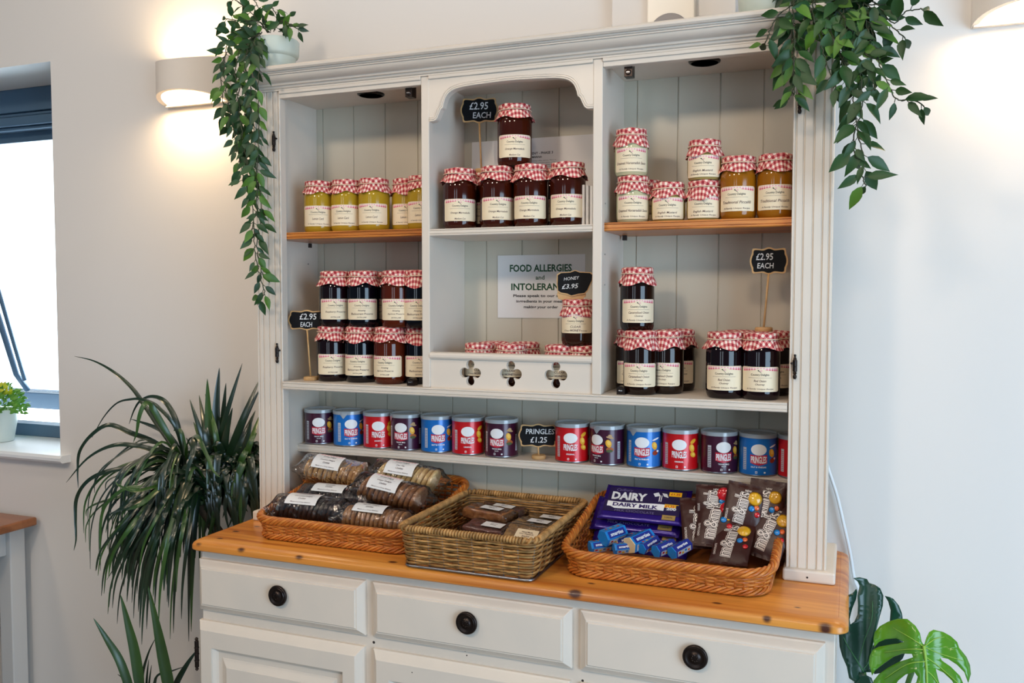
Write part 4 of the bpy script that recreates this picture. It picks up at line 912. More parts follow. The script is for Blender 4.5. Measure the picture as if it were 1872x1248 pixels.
# ------------------------------------------------------------------ chocolate bars
cp_ = pm('purple_foil_wrapper', (44, 20, 122), .25, metal=.35, coat=.2, bump=(60, .25)); cpd = pm('dark_purple_print', (30, 14, 64), .4); goldm = pm('gold_print', (206, 170, 96), .3, metal=.5); ylw = pm('yellow_print', (250, 190, 20), .5)
def bar(label, P, W_, H_, T_, pitch, yaw, full, roll=0, low=None):
    t = thing('chocolate_bar', label, 'chocolate bar', P, 0, 'purple chocolate bars stacked in the right basket'); t.rotation_euler = (pitch, roll, yaw)
    # local: u along x, v along +y (up the slope), thickness z
    b = MB(); nx, ny = 36, 14; vs = []
    for j in range(ny + 1):
        for i in range(nx + 1):
            u, v = -1 + 2 * i / nx, -1 + 2 * j / ny; e = max(0, (abs(u) - .90) / .10); zz = T_ / 2 * (1 - e) * (1 - max(0, abs(v) - .86) / .14 * .75)
            x = u * W_ / 2 * (1 + .0) ; y = v * H_ / 2 * (1 + .04 * e); w = .0010 * e * math.sin(v * 14)
            vs.append((x, y, zz + w + .0006 * noise.noise(Vector((x * 40, y * 40, P[2] * 50)))))
    k = len(vs); vs += [(x, y, -z + .0004) for x, y, z in vs]
    fs = [(j * (nx + 1) + i, j * (nx + 1) + i + 1, (j + 1) * (nx + 1) + i + 1, (j + 1) * (nx + 1) + i) for j in range(ny) for i in range(nx)]; fs += [tuple(k + a for a in reversed(f)) for f in fs]
    rim_ = [i for i in range(nx)] ; fs += [(i, k + i, k + i + 1, i + 1) for i in range(nx)] + [(ny * (nx + 1) + i, ny * (nx + 1) + i + 1, k + ny * (nx + 1) + i + 1, k + ny * (nx + 1) + i) for i in range(nx)]
    b.add(vs, fs, cp_); b.build('wrapper', t, smooth=True, auto=1.0)
    b = MB(); d = Decal(b, lambda u, v, h: (u, v, T_ / 2 + .0007 + h)); w, h = W_ * .90, H_ * .82
    d.rect(-w / 2, w / 2, -h / 2 + .012, h / 2, cpd, .0, 1)
    if full:
        d.text('Cadbury', -w * .30, h * .39, .034, .0085, pm('grey_violet_print', (120, 108, 150), .4), .0003, .0, .3)
        d.text('DAIRY', -w * .225, h * .17, .072, .0200, chalk, .0003, .045)
        d.poly([(.012, .024), (.022, .0285), (.027, .020), (.017, .016)], chalk, .0003); d.poly([(.030, .027), (.040, .026), (.044, .016), (.034, .019)], chalk, .0003)
        d.poly([(.0255, .021), (.0275, .021), (.0275, .0045), (.0255, .0045)], chalk, .0003); d.poly([(.0295, .021), (.0312, .021), (.0312, .0045), (.0295, .0045)], chalk, .0003)
    d.rect(w * .28, w * .44, h * .30, h * .46, ylw, .0002); d.text('£1.35', w * .36, h * .38, w * .12, .005, pm('red_print', (190, 40, 30), .5), .0004, .03)
    lowz = -h * .16 if low is None else low
    if not full: d.cols(-w * .46, w * .29, 14, lambda x: lowz + .0095 + .0016 * math.sin(x * 40), lambda x: lowz - .0065 + .0022 * math.sin(x * 40 + .5) + (0.004 if x < -w * .4 else 0), white_paper, .0003)
    if not full: d.text('DAIRY MILK', -w * .085, lowz + .0015, w * .60, .0095, pm('purple_ink', (46, 24, 90), .5), .0005, .04)
    if not full: d.text('MILK CHOCOLATE', -w * .08, lowz - .0135, w * .52, .0055, pm('grey_violet_print', (120, 108, 150), .4), .0005, .0)
    if not full: d.text('200', w * .385, lowz + .001, w * .13, .0075, chalk, .0004, .05); d.rect(w * .29, w * .47, lowz + .011, lowz + .0125, ylw, .0003)
    d.rect(w * .29, w * .46, -h / 2 + .002, -h / 2 + .014, goldm, .0004); d.text('100%', w * .375, -h / 2 + .0085, w * .10, .0035, cpd, .0006, .01)
    b.build('wrapper_print', t); return t
sl = math.atan2(.053, .070)
B0 = Vector((.880, .084, .9960)); nrm = Vector((0, -math.sin(sl), math.cos(sl))); dn_ = Vector((0, -math.cos(sl), -math.sin(sl)))
bar('purple chocolate bar with the large white lettering at the top of the stack', tuple(B0), .176, .084, .010, sl, .0, True)
bar('purple chocolate bar overlapping the top one, white ribbon showing', tuple(B0 + dn_ * .0300 + nrm * .0108 + Vector((-.003, 0, 0))), .172, .050, .010, sl, -.02, False, 0, .0085)
for k, lb in enumerate(('purple chocolate bar third from the top of the stack', 'purple chocolate bar fourth from the top of the stack', 'purple chocolate bar at the bottom of the stack')):
    bar(lb, tuple(B0 - nrm * (.0118 * (k + 1)) + dn_ * (.024 + .016 * k) + Vector((-.014 + .008 * k, 0, 0))), .182, .084, .011, sl, (-.03, .02, -.01)[k], False)

# ------------------------------------------------------------------ chocolate pouches
brn = pm('brown_foil_pouch', (58, 26, 20), .36, coat=.0, spec=.4, bump=(70, .5)); brn2 = pm('brown_print', (50, 24, 18), .4); creamp = pm('cream_print', (226, 212, 200), .45)
cr_ = pm('candy_red', (196, 20, 30), .2, coat=.6); cy_ = pm('candy_yellow', (222, 164, 30), .2, coat=.6); cb_ = pm('candy_blue', (20, 120, 186), .2, coat=.6); co_ = pm('candy_orange', (222, 96, 36), .2, coat=.6)
def pouch(label, P, W_, H_, pitch, yaw, roll, T_=.016, big='red'):
    """P: middle of the bottom edge; pitch from horizontal, roll in its own plane"""
    t = thing('sweet_pouch', label, 'sweets', P); t['group'] = 'brown sweet pouches in the right basket'
    t.matrix_world = Matrix.Translation(P) @ Matrix.Rotation(yaw, 4, 'Z') @ Matrix.Rotation(pitch, 4, 'X') @ Matrix.Rotation(roll, 4, 'Z')
    T2 = lambda u, v: T_ / 2 * max(0, 1 - abs(u) ** 2.6) ** .7 * max(0, 1 - (abs(v) / .90) ** 3.2) ** .8 if abs(v) < .90 else 0
    sx_ = P[0] * 31
    def zf(x, y):
        u, v = x / W_ * 2, (y / H_ * 2 - 1); return T2(u, v) + .0013 * noise.noise(Vector((x * 60, y * 60, sx_))) + (.0012 * math.sin(u * 9) if abs(v) > .9 else 0)
    b = MB(); nx, ny = 18, 26; vs = []
    for j in range(ny + 1):
        for i in range(nx + 1): x, y = (-.5 + i / nx) * W_, j / ny * H_; vs.append((x, y, zf(x, y) + .0003))
    k = len(vs); vs += [(x, y, -zf(x, y) * .8 - .0003) for x, y, z in vs]; q = nx + 1
    fs = [(j * q + i, j * q + i + 1, (j + 1) * q + i + 1, (j + 1) * q + i) for j in range(ny) for i in range(nx)]; fs += [tuple(k + a for a in reversed(f)) for f in fs]
    ed = [i for i in range(nx)]; fs += [(i, k + i, k + i + 1, i + 1) for i in ed] + [(ny * q + i, ny * q + i + 1, k + ny * q + i + 1, k + ny * q + i) for i in ed]
    fs += [(j * q, (j + 1) * q, k + (j + 1) * q, k + j * q) for j in range(ny)] + [(j * q + nx, k + j * q + nx, k + (j + 1) * q + nx, (j + 1) * q + nx) for j in range(ny)]
    b.add(vs, fs, brn); b.build('pouch_body', t, smooth=True, auto=1.2)
    b = MB(); d = Decal(b, lambda u, v, h: (u, v, zf(u, v) + .0007 + h))
    for k_, (bo, m) in enumerate(((.085, creamp), (.045, brn2), (.0, creamp))): d.text("m&m's", -W_ * .10, H_ * .47, H_ * .66 * (1.04 - .02 * k_), W_ * (.40 - .02 * k_), m, .0002 + .0002 * k_, bo, 0, PI / 2 - .10)
    d.text('CHOCOLATE', -W_ * .40, H_ * .28, H_ * .22, W_ * .06, creamp, .0002, .02, 0, PI / 2)
    d.text('NEW', W_ * .05, H_ * .84, W_ * .16, .004, creamp, .0002, .01)
    b.build('pouch_print', t)
    for (u, v, r_, m) in ((.24, .70, .19, cr_ if big == 'red' else cy_), (.20, .48, .085, cb_), (.32, .52, .075, co_ if big == 'yellow' else cy_), (.36, .38, .08, cr_)):
        bb = MB(); x, y = u * W_, v * H_; r2 = r_ * W_; bb.lathe([(0, -.001), (r2, 0), (r2 * .7, r2 * .22), (0, r2 * .30)], m, (x, y, zf(x, y) + .0006), 18); bb.build('printed_candy', t, smooth=True)
    return t
pi_ = lambda px, py, y: tuple(at(px, py, 'y', y))
pouch('brown sweet pouch in front with a large yellow sweet printed', pi_(1330, 1032, -.050), .070, .108, .62, -.15, .05, big='yellow')
pouch('brown sweet pouch behind the front one, large red sweet on the left', pi_(1303, 1000, -.005), .074, .112, .92, -.10, .03)
pouch('brown sweet pouch with a large red sweet, right behind the two left ones', pi_(1350, 990, .012), .072, .108, .98, .05, -.12)
pouch('brown sweet pouch standing highest at the back of the pile', pi_(1352, 968, .020), .072, .088, 1.22, .1, -.16, big='yellow')
pouch('brown sweet pouch at the right side of the basket, tilted to the right', pi_(1390, 1020, -.006), .070, .112, 1.0, -.15, -.20, big='yellow')
pouch('brown sweet pouch at the back right, only its top and a yellow sweet showing', pi_(1392, 980, .028), .068, .106, 1.25, -.1, -.06, big='yellow')
pouch('brown sweet pouch at the left of the pile beside the purple bars', pi_(1283, 1003, .004), .070, .108, .85, .22, .04)
pouch('brown sweet pouch lying flat at the back left of the pile', pi_(1306, 945, .040), .074, .062, 1.25, .0, .03)

# ------------------------------------------------------------------ small hexagonal sweet tubes
sblue = pm('tube_blue', (18, 128, 206), .35, coat=.3); scream = pm('tube_cream', (232, 204, 158), .4); snavy = pm('tube_navy', (34, 48, 138), .35); swhite = cwhite
def hexat(label, P, r, L, rot, body, cap, lines, spin=0):
    t = thing('sweet_tube', label, 'sweets', P, 0, 'small hexagonal sweet boxes in the right basket'); t.rotation_euler = rot
    hp = lambda y, k=1.: [(r * k * math.cos(PI / 3 * i + spin), y, r * k * math.sin(PI / 3 * i + spin)) for i in range(6)]
    b = MB(); b.add(hp(.0012) + hp(L), [(i, (i + 1) % 6, 6 + (i + 1) % 6, 6 + i) for i in range(6)] + [tuple(6 + i for i in range(6))], body); b.build('box_sides', t)
    b = MB(); b.add(hp(0, .97) + hp(.0012), [tuple(range(6))[::-1]] + [(i, (i + 1) % 6, 6 + (i + 1) % 6, 6 + i) for i in range(6)], cap); b.build('box_end', t)
    b = MB()
    for f in range(6):
        a = PI / 3 * (f + .5) + spin; ap = r * math.cos(PI / 6); ex = Vector((math.cos(a), 0, math.sin(a))); tv = Vector((-math.sin(a), 0, math.cos(a)))
        d = Decal(b, lambda u, v, h: ex * (ap + .0003 + h) + tv * v + Vector((0, u + L / 2, 0)))
        m = (snavy, sblue, cgrey)[f % 3]; d.rect(-L * .40, L * .40, -r * .40, r * .40, m, 0)
        if f % 2 == 0: d.text('smarties', 0, 0, L * .62, r * .42, swhite if m is not cgrey else snavy, .0003, .03)
        else:
            for q, c_ in enumerate((cr_, cy_, cb_, co_)): d.ell(-L * .28 + q * L * .18, r * .1 * (-1) ** q, .0030, .0022, c_, .0004, 10)
    b.build('box_print', t); return t
e1 = (.50, 0, -.55); e2 = (.45, 0, -.50)
hexat('hexagonal sweet box with a plain blue end, leftmost of the upright ones', pi_(1102, 984, -.060), .0165, .050, (.12, .0, -.60), sblue, sblue, 0)
hexat('hexagonal sweet box with a cream printed end in the middle of the row', pi_(1150, 997, -.064), .0170, .056, (.15, .0, -.55), sblue, scream, 0, .3)
hexat('brown edged sweet box lying between the blue ended and cream ended ones', pi_(1124, 992, -.040), .0120, .050, (.1, .0, -.8), snavy, scream, 0)
hexat('hexagonal sweet box low at the left corner of the chocolate basket', pi_(1078, 1000, -.062), .0120, .045, (.05, .0, -.9), sblue, sblue, 0)
hexat('blue and white sweet box right of the cream ended one', pi_(1172, 1003, -.064), .0115, .045, (.2, .0, -.45), snavy, sblue, 0)
hexat('blue sweet box lying second from the right of the row', pi_(1198, 1008, -.068), .0125, .045, (.15, .0, -.6), snavy, sblue, 0, .2)
hexat('blue sweet box at the right end of the row of small boxes', pi_(1228, 1011, -.066), .0125, .045, (.2, .0, -.55), snavy, sblue, 0, .4)
hexat('blue sweet box low between the blue ended and brown edged ones', pi_(1122, 1003, -.070), .0105, .040, (.05, .0, -1.0), sblue, sblue, 0)

# ================================================================== PLANTS
def leafmat(name, c1, c2, rough=.35, trans=.0):
    return pm(name, c1, rough, var=(9, c2, .9), spec=.5)
vine_l = leafmat('vine_leaf_green', (38, 78, 28), (18, 46, 20), .5); vine_l2 = leafmat('vine_leaf_light', (84, 126, 34), (46, 86, 28), .5); stem_m = pm('dark_stem', (52, 58, 34), .6)
def leaf(mb, p, d, nrm_, L, w, m, curl=.25):
    """ovate pointed leaf with a fold along the midrib, from p along d"""
    d = d.normalized(); s = d.cross(nrm_).normalized(); n = s.cross(d).normalized(); st = [(0, 0), (.12, .55), (.32, .98), (.52, .92), (.74, .55), (.9, .2), (1, 0)]; vs = []
    for t, k in st:
        c = p + d * (L * t) - n * (curl * L * t * t); h = w / 2 * k
        vs += [c - s * h + n * h * .35, c, c + s * h + n * h * .35]
    mb.add(vs, [(i * 3 + j, i * 3 + 3 + j, i * 3 + 4 + j, i * 3 + 1 + j) for i in range(len(st) - 1) for j in range(2)], m)
def vine(label, pot, strands, seed, lsz, potobj=None):
    rd = Random_(seed); t = thing('trailing_plant', label, 'plant', pot, 0)
    P0 = Vector(pot); fo = MB(); stm = MB()
    for (pts, sp_, side) in strands:
        q = [at(a, b_, 'y', y) - P0 for a, b_, y in pts]; q = [Vector(v) for v in smoothpts([tuple(v) for v in q], 8)]
        q = [v + Vector((rd.uniform(-.0015, .0015), rd.uniform(-.003, .003), 0)) for v in q]; stm.tube(q, .0011, stem_m, 5); acc = 0; k = 0
        for i in range(1, len(q)):
            seg = (q[i] - q[i - 1]).length; acc += seg
            while acc > sp_:
                acc -= sp_; k += 1; tan_ = (q[i] - q[i - 1]).normalized(); toC = (CAM - (P0 + q[i])).normalized()
                sd = tan_.cross(toC).normalized() * (1 if k % 2 else -1); L = lsz * rd.uniform(.62, 1.12)
                d = sd * rd.uniform(.5, 1.1) + tan_ * rd.uniform(.2, .9) + Vector((0, 0, -.35)) + toC * rd.uniform(-.35, .5)
                nn = toC + Vector((rd.uniform(-.6, .6), rd.uniform(-.4, .4), rd.uniform(-.1, .9)))
                b0 = q[i]; d.normalize(); st = b0 + d * .007; stm.tube([b0, st], .0007, stem_m, 4); leaf(fo, st, d, nn, L, L * rd.uniform(.36, .50), vine_l2 if rd.random() < .22 else vine_l, rd.uniform(.05, .4))
        d = (q[-1] - q[-2]).normalized(); leaf(fo, q[-1], d, (CAM - P0).normalized(), lsz * .7, lsz * .3, vine_l)
    fo.build('foliage', t, smooth=True, fix=False); stm.build('stems', t, smooth=True); return t
pot_mint = pm('pale_mint_ceramic', (196, 208, 200), .4)
pp = at(505, 118, 'y', .065); pz = 1.9165
Y = -.062
tl = vine('long trailing plant with small pointed leaves in a pale pot, left end of the cornice', (pp.x, .065, pz), [
    ([(478, 62, .03), (450, 66, -.02), (432, 110, Y), (434, 180, Y), (444, 250, Y), (455, 320, Y), (462, 390, Y), (466, 455, Y), (474, 500, Y), (484, 535, Y), (474, 545, Y)], .0125, 0),
    ([(480, 60, .03), (462, 80, Y), (458, 150, Y), (462, 230, Y), (468, 300, Y), (470, 370, Y), (460, 420, Y)], .013, 0),
    ([(474, 55, .03), (425, 60, -.02), (412, 105, Y), (414, 165, Y), (424, 225, Y), (440, 300, Y), (448, 340, Y)], .013, 0),
    ([(485, 64, .03), (474, 110, Y), (472, 190, Y), (474, 255, Y), (470, 310, Y), (478, 380, -.05), (470, 450, -.05), (478, 500, -.05)], .019, 0),
    ([(470, 58, .03), (440, 70, -.01), (420, 88, -.03), (404, 130, -.03), (410, 200, -.03), (420, 235, -.03)], .012, 0),
    ([(475, 60, .03), (445, 90, -.03), (440, 140, -.03), (430, 215, -.03), (446, 270, -.03)], .012, 0),
    ([(478, 58, .03), (452, 85, -.05), (448, 170, -.05), (452, 240, -.05), (460, 290, -.05)], .012, 0),
    ([(490, 60, .05), (470, 35, .02), (446, 12, .0), (424, -4, .0)], .015, 0), ([(495, 58, .05), (478, 28, .03), (468, 5, .02), (452, -8, .02)], .017, 0),
    ([(500, 58, .05), (516, 38, .03), (532, 46, .02), (543, 52, .02)], .013, 0), ([(502, 55, .05), (505, 30, .05), (497, 12, .05)], .016, 0),
    ([(490, 60, .05), (475, 40, .0), (440, 38, -.01), (412, 34, -.01)], .014, 0), ([(495, 60, .05), (470, 45, .04), (455, 50, .0), (440, 75, -.02)], .013, 0), ([(510, 58, .05), (520, 48, .03), (528, 30, .03)], .015, 0)], 3, .036)
b = MB(); b.lathe([(0, 0), (.037, 0), (.039, .002), (.044, .046), (.0445, .050), (.050, .053), (.0515, .058), (.053, .086), (.051, .089), (.047, .088), (.045, .080), (0, .078)], pot_mint, n=40); b.build('plant_pot', tl, smooth=True, auto=.8)
pr = at(1404, 0, 'y', .065)
Y2 = -.080
tr_ = vine('bushy trailing plant with pointed leaves hanging over the right end of the cornice', (pr.x, .055, pz), [([(1418, -48, .06), (1440, -58, .03)] + q_, a_, b_) for q_, a_, b_ in [
    ([(1480, -20, 0), (1452, 0, Y2), (1451, 50, Y2), (1453, 90, Y2), (1450, 140, Y2)], .022, 0),
    ([(1470, -20, 0), (1448, 8, Y2), (1425, 26, Y2), (1410, 50, Y2), (1399, 78, Y2)], .021, 0),
    ([(1452, 150, Y2), (1448, 170, -.05), (1440, 182, -.04)], .014, 0), ([(1451, 100, Y2), (1440, 112, -.05), (1428, 118, -.04)], .014, 0),
    ([(1490, -20, 0), (1485, 20, Y2), (1500, 75, Y2), (1512, 120, Y2), (1530, 165, Y2)], .012, 0),
    ([(1500, -20, 0), (1510, 30, Y2), (1530, 85, Y2), (1550, 135, Y2), (1562, 190, Y2), (1570, 250, Y2), (1580, 292, Y2), (1575, 318, Y2), (1583, 340, Y2)], .0125, 0),
    ([(1510, -20, 0), (1535, 20, Y2), (1560, 70, Y2), (1572, 130, Y2), (1575, 200, Y2), (1562, 240, Y2), (1562, 290, Y2)], .013, 0),
    ([(1520, -20, 0), (1555, 15, Y2), (1590, 45, Y2), (1602, 100, Y2), (1622, 150, Y2), (1640, 182, Y2), (1668, 182, Y2), (1690, 195, Y2)], .014, 0),
    ([(1520, -20, 0), (1580, 5, Y2), (1605, 28, Y2), (1632, 50, Y2), (1655, 70, Y2)], .017, 0), ([(1530, -20, 0), (1600, 5, Y2), (1632, 42, Y2), (1655, 22, Y2), (1685, 16, Y2)], .020, 0),
    ([(1505, -20, 0), (1540, 10, Y2), (1545, 60, Y2), (1540, 120, Y2), (1548, 170, Y2)], .012, 0), ([(1515, -20, 0), (1570, 10, Y2), (1588, 70, Y2), (1590, 120, Y2), (1600, 165, Y2)], .013, 0),
    ([(1490, -15, 0), (1500, 5, -.03), (1480, 25, -.06), (1470, 50, -.06)], .012, 0), ([(1500, -15, 0), (1520, 5, -.03), (1530, 30, -.06), (1520, 60, -.06)], .011, 0), ([(1540, -15, 0), (1560, 5, -.03), (1570, 30, -.06), (1580, 60, -.06)], .011, 0),
    ([(1480, -12, 0), (1520, 0, -.05), (1560, 8, -.06), (1620, 8, -.06)], .012, 0), ([(1470, -12, 0), (1500, 12, -.05), (1540, 40, -.08), (1560, 60, -.08)], .011, 0), ([(1500, -12, 0), (1550, 30, -.05), (1580, 95, -.08), (1610, 110, -.08)], .012, 0)]], 5, .041)
b = MB(); b.lathe([(1.22 * a, 1.15 * c) for a, c in [(0, 0), (.037, 0), (.039, .002), (.044, .046), (.0445, .050), (.050, .053), (.0515, .058), (.053, .086), (.051, .089), (.047, .088), (.045, .080), (0, .078)]], pot_mint, n=40); b.build('plant_pot', tr_, smooth=True, auto=.8)

# ------------------------------------------------------------------ strap leaved plant at the left
dg = pm('strap_leaf_dark', (26, 50, 28), .28, spec=.7, var=(6, (14, 32, 20), .9)); dg2 = pm('strap_leaf_mid', (58, 92, 34), .32, spec=.6, var=(6, (30, 60, 26), .9)); trunk = pm('cane_trunk', (62, 52, 38), .8, bump=(60, .6))
def strap(mb, q, w, m, tipf=.55):
    q = [Vector(v) for v in smoothpts([tuple(v) for v in q], 6)]; n = len(q); vs = []
    for i, p in enumerate(q):
        t = i / (n - 1); tn = (q[min(i + 1, n - 1)] - q[max(i - 1, 0)]).normalized(); vw = (CAM - p).normalized(); s = tn.cross((vw + Vector((.2, -.3, .9))).normalized()); s = s.normalized() if s.length > .05 else Vector((1, 0, 0)); nn = s.cross(tn)
        h = w / 2 * (min(1, .35 + t * 3) if t < .25 else 1 - ((t - .25) / .75) ** 1.6) + .0004
        vs += [p - s * h + nn * h * .3, p, p + s * h + nn * h * .3]
    mb.add(vs, [(i * 3 + j, i * 3 + 3 + j, i * 3 + 4 + j, i * 3 + 1 + j) for i in range(n - 1) for j in range(2)], m)
t = thing('dracaena_plant', 'large potted plant with long arching dark strap leaves, left of the sideboard', 'plant', (-.142, .125, 0)); O = Vector((-.142, .125, 0))
fo = MB(); rd = Random_(11)
A_ = (338, 852, .09); B_ = (402, 868, .13); C_ = (365, 905, .06); E_ = (440, 880, .13)
def pl(lst, w=.015, m=None): strap(fo, [at(a, b_, 'y', min(y, .232)) - O for a, b_, y in lst], w, m or dg)
for lst, w in (([A_, (300, 795, .08), (262, 738, .07), (240, 708, .06), (208, 680, .05), (172, 660, .05), (136, 651, .05)], .011), ([A_, (290, 812, .05), (240, 792, .0), (200, 777, -.02), (168, 795, -.03), (146, 825, -.03), (142, 858, -.03), (143, 892, -.03)], .013),
    ([A_, (300, 830, .02), (250, 815, -.02), (205, 815, -.04), (160, 838, -.05), (121, 882, -.06)], .014), ([A_, (290, 858, 0), (235, 856, -.04), (190, 864, -.06), (158, 882, -.07), (140, 912, -.07), (138, 950, -.07), (139, 985, -.07), (135, 1006, -.07)], .012),
    ([A_, (322, 785, .05), (290, 745, .03), (262, 731, .02), (240, 730, .02), (214, 737, .02), (190, 762, .02), (168, 800, .02)], .009), ([A_, (330, 800, .1), (318, 760, .1), (300, 733, .1), (278, 725, .1), (258, 732, .1), (246, 748, .1), (236, 775, .1)], .013),
    ([A_, (310, 800, .04), (280, 748, .02), (266, 738, .0), (255, 760, -.01), (250, 790, -.01), (244, 808, -.01)], .014), ([A_, (318, 812, .1), (300, 790, .14), (270, 776, .16), (240, 766, .16)], .018),
    ([A_, (328, 830, 0), (300, 850, -.03), (280, 865, -.04)], .012), ([A_, (352, 815, .03), (356, 800, .0), (352, 830, -.03), (343, 860, -.04), (339, 888, -.04)], .016), ([A_, (345, 808, .05), (360, 798, .0), (375, 825, -.02), (390, 860, -.03), (402, 872, -.03)], .012),
    ([A_, (335, 815, .1), (330, 790, .1), (322, 783, .1), (318, 788, .1)], .014), ([C_, (330, 880, 0), (295, 880, -.04), (262, 890, -.06), (225, 895, -.08), (190, 930, -.09), (183, 985, -.09), (185, 1020, -.09)], .012),
    ([C_, (330, 890, 0), (290, 905, -.04), (262, 925, -.06), (245, 960, -.08), (225, 1010, -.09), (195, 1060, -.09)], .014), ([C_, (345, 868, .0), (318, 862, -.05), (298, 868, -.06), (292, 900, -.07), (288, 935, -.07), (287, 955, -.07)], .013)):
    pl(lst, w, dg2 if rd.random() < .35 else dg)
for (tx_, ty_), (bx, by), w in (((401, 672), (398, 862), .020), ((379, 692), (392, 862), .020), ((443, 664), (388, 860), .013), ((474, 694), (408, 862), .016), ((475, 711), (412, 866), .016), ((347, 730), (395, 866), .014), ((364, 722), (388, 862), .014), ((413, 700), (412, 868), .016),
        ((467, 750), (418, 872), .018), ((354, 771), (400, 868), .015), ((470, 790), (425, 880), .016), ((474, 760), (440, 868), .014), ((460, 770), (432, 872), .017), ((375, 720), (402, 866), .012), ((476, 820), (430, 885), .016), ((340, 800), (395, 872), .016), ((425, 745), (408, 860), .018)):
    mx, my = (tx_ + bx) / 2 + rd.uniform(-5, 5), (ty_ + by) / 2 - rd.uniform(0, 8); pl([(bx, by, .12), (mx, my, .10 + rd.uniform(-.03, .03)), (tx_, ty_, .12 + rd.uniform(-.04, .05))], w * 1.15, dg2 if rd.random() < .25 else dg)
tips = [(179, 1052), (197, 1122), (214, 1140), (232, 1100), (259, 1178), (262, 1120), (311, 1168), (345, 1172), (345, 1098), (330, 1018), (250, 1085), (205, 1050), (222, 1000), (240, 1060), (280, 1090), (275, 1040), (300, 1080), (318, 1044), (357, 1020), (365, 1060), (210, 970), (228, 955), (200, 1010), (258, 1020), (285, 1000), (300, 985), (322, 990), (340, 970), (382, 965), (395, 950), (420, 935), (410, 925), (450, 915), (432, 925), (470, 905), (356, 985), (372, 1000), (244, 1130), (226, 1072), (190, 1085), (268, 1150), (290, 1140), (308, 1110)]
for k, (tx_, ty_) in enumerate(tips):
    for rep in range(3):
        o_ = C_ if tx_ < 375 else E_; bx, by, bY = o_[0] + rd.uniform(-14, 14), o_[1] + rd.uniform(-30, 12), o_[2]; ax, ay = tx_ + rd.uniform(-9, 9) * rep, ty_ - rd.uniform(0, 45) * rep
        yy = -.03 - rd.uniform(0, .09) if ax < 335 else (.0 if ax < 350 else .06 + rd.uniform(0, .05)); s_ = (bx - ax)
        pl([(bx, by, bY), (bx - s_ * .38, by - rd.uniform(2, 26) * min(1, abs(s_) / 80), bY * .5 + yy * .5), (bx - s_ * .75, by + (ay - by) * .38, yy), (ax + s_ * .05, by + (ay - by) * .72, yy), (ax, ay, yy)], rd.uniform(.007, .0135), dg2 if rd.random() < .25 else dg)
for k in range(46):   # thin outer arcs
    tx_, ty_ = rd.uniform(150, 330), rd.uniform(890, 1060); bx, by, bY = (A_ if rd.random() < .6 else C_); by += rd.uniform(-15, 30); s_ = bx - tx_; hh_ = rd.uniform(5, 45)
    pl([(bx, by, .08), (bx - s_ * .4, by - hh_, .0), (bx - s_ * .8, by - hh_ * .3 + (ty_ - by) * .15, -.05), (tx_ + s_ * .02, (by + ty_) / 2, -.07), (tx_, ty_, -.07)], rd.uniform(.004, .009), dg2 if rd.random() < .3 else dg)
for k in range(48):   # leaves hanging in front of the canes
    bx, by = rd.uniform(372, 455), rd.uniform(855, 900); ex, ey = bx + rd.uniform(-62, 48), min(by + rd.uniform(20, 105), 1050 - (bx - 360) * 1.05); ex = min(ex, 474); pl([(bx, by, .11), ((bx + ex) / 2 + rd.uniform(-14, 14), by - rd.uniform(0, 30), .075), ((bx + 2 * ex) / 3 + rd.uniform(-8, 8), (by + ey) / 2, .06), (ex, ey + 12, .065)], rd.uniform(.012, .020), dg2 if rd.random() < .12 else dg)
for k in range(190):   # inner thicket behind the counter end
    bx, by = rd.uniform(375, 460), rd.uniform(850, 925); a = rd.uniform(-2.9, .4); L = rd.uniform(45, 110); ex, ey = min(bx + math.cos(a) * L, 478), by + math.sin(a) * L * .7; pl([(bx, by, .13), ((bx + ex) / 2, (by + ey) / 2 - 14, .11 + rd.uniform(-.03, .06)), (ex, ey + 20, .13 + rd.uniform(-.06, .08))], rd.uniform(.012, .020), dg2 if rd.random() < .15 else dg)
fo.build('foliage', t, smooth=True, fix=False)
for a_, b_ in ((A_, (-.02, -.01)), (B_, (.02, .02)), (C_, (.01, -.02))):
    top = at(a_[0], a_[1] + 20, 'y', a_[2]) - O; mb = MB(); mb.tube(smoothpts([(b_[0], b_[1], .20), (b_[0], b_[1], .55), (b_[0] + top.x * .15, b_[1], .74), tuple(top)], 5), .011, trunk, 10); mb.build('cane_stem', t, smooth=True)
mb = MB(); mb.lathe([(0, 0), (.075, 0), (.08, .004), (.098, .22), (.104, .225), (.104, .25), (.096, .25), (.092, .225), (0, .22)], pm('black_plastic_pot', (40, 40, 42), .5), n=40); mb.build('plant_pot', t, smooth=True, auto=.8)

t = thing('spiky_plant', 'smaller potted plant with broad upright pointed leaves at the bottom left', 'plant', (-.44, .0, 0)); O = Vector((-.44, .0, 0)); fo = MB()
for lst, w in (([(250, 1300, -.02), (222, 1215, -.04), (195, 1168, -.05), (171, 1130, -.06)], .020), ([(262, 1300, -.02), (248, 1200, -.03), (234, 1140, -.04), (220, 1086, -.05)], .024), ([(318, 1300, -.02), (300, 1210, -.03), (286, 1140, -.04), (270, 1068, -.05)], .026),
        ([(300, 1300, .0), (325, 1245, .0), (345, 1210, .01), (362, 1186, .02)], .016), ([(262, 1300, 0), (260, 1240, 0), (271, 1195, 0), (285, 1165, 0)], .007), ([(270, 1300, 0), (268, 1250, 0), (272, 1205, 0)], .006), ([(275, 1300, 0), (272, 1260, 0), (277, 1215, 0)], .006), ([(255, 1300, 0), (235, 1250, 0), (215, 1232, 0)], .006), ([(280, 1300, 0), (285, 1240, 0), (310, 1228, 0), (338, 1218, 0)], .007)):
    pl(lst, w, dg2 if w > .018 else dg)
fo.build('foliage', t, smooth=True, fix=False)
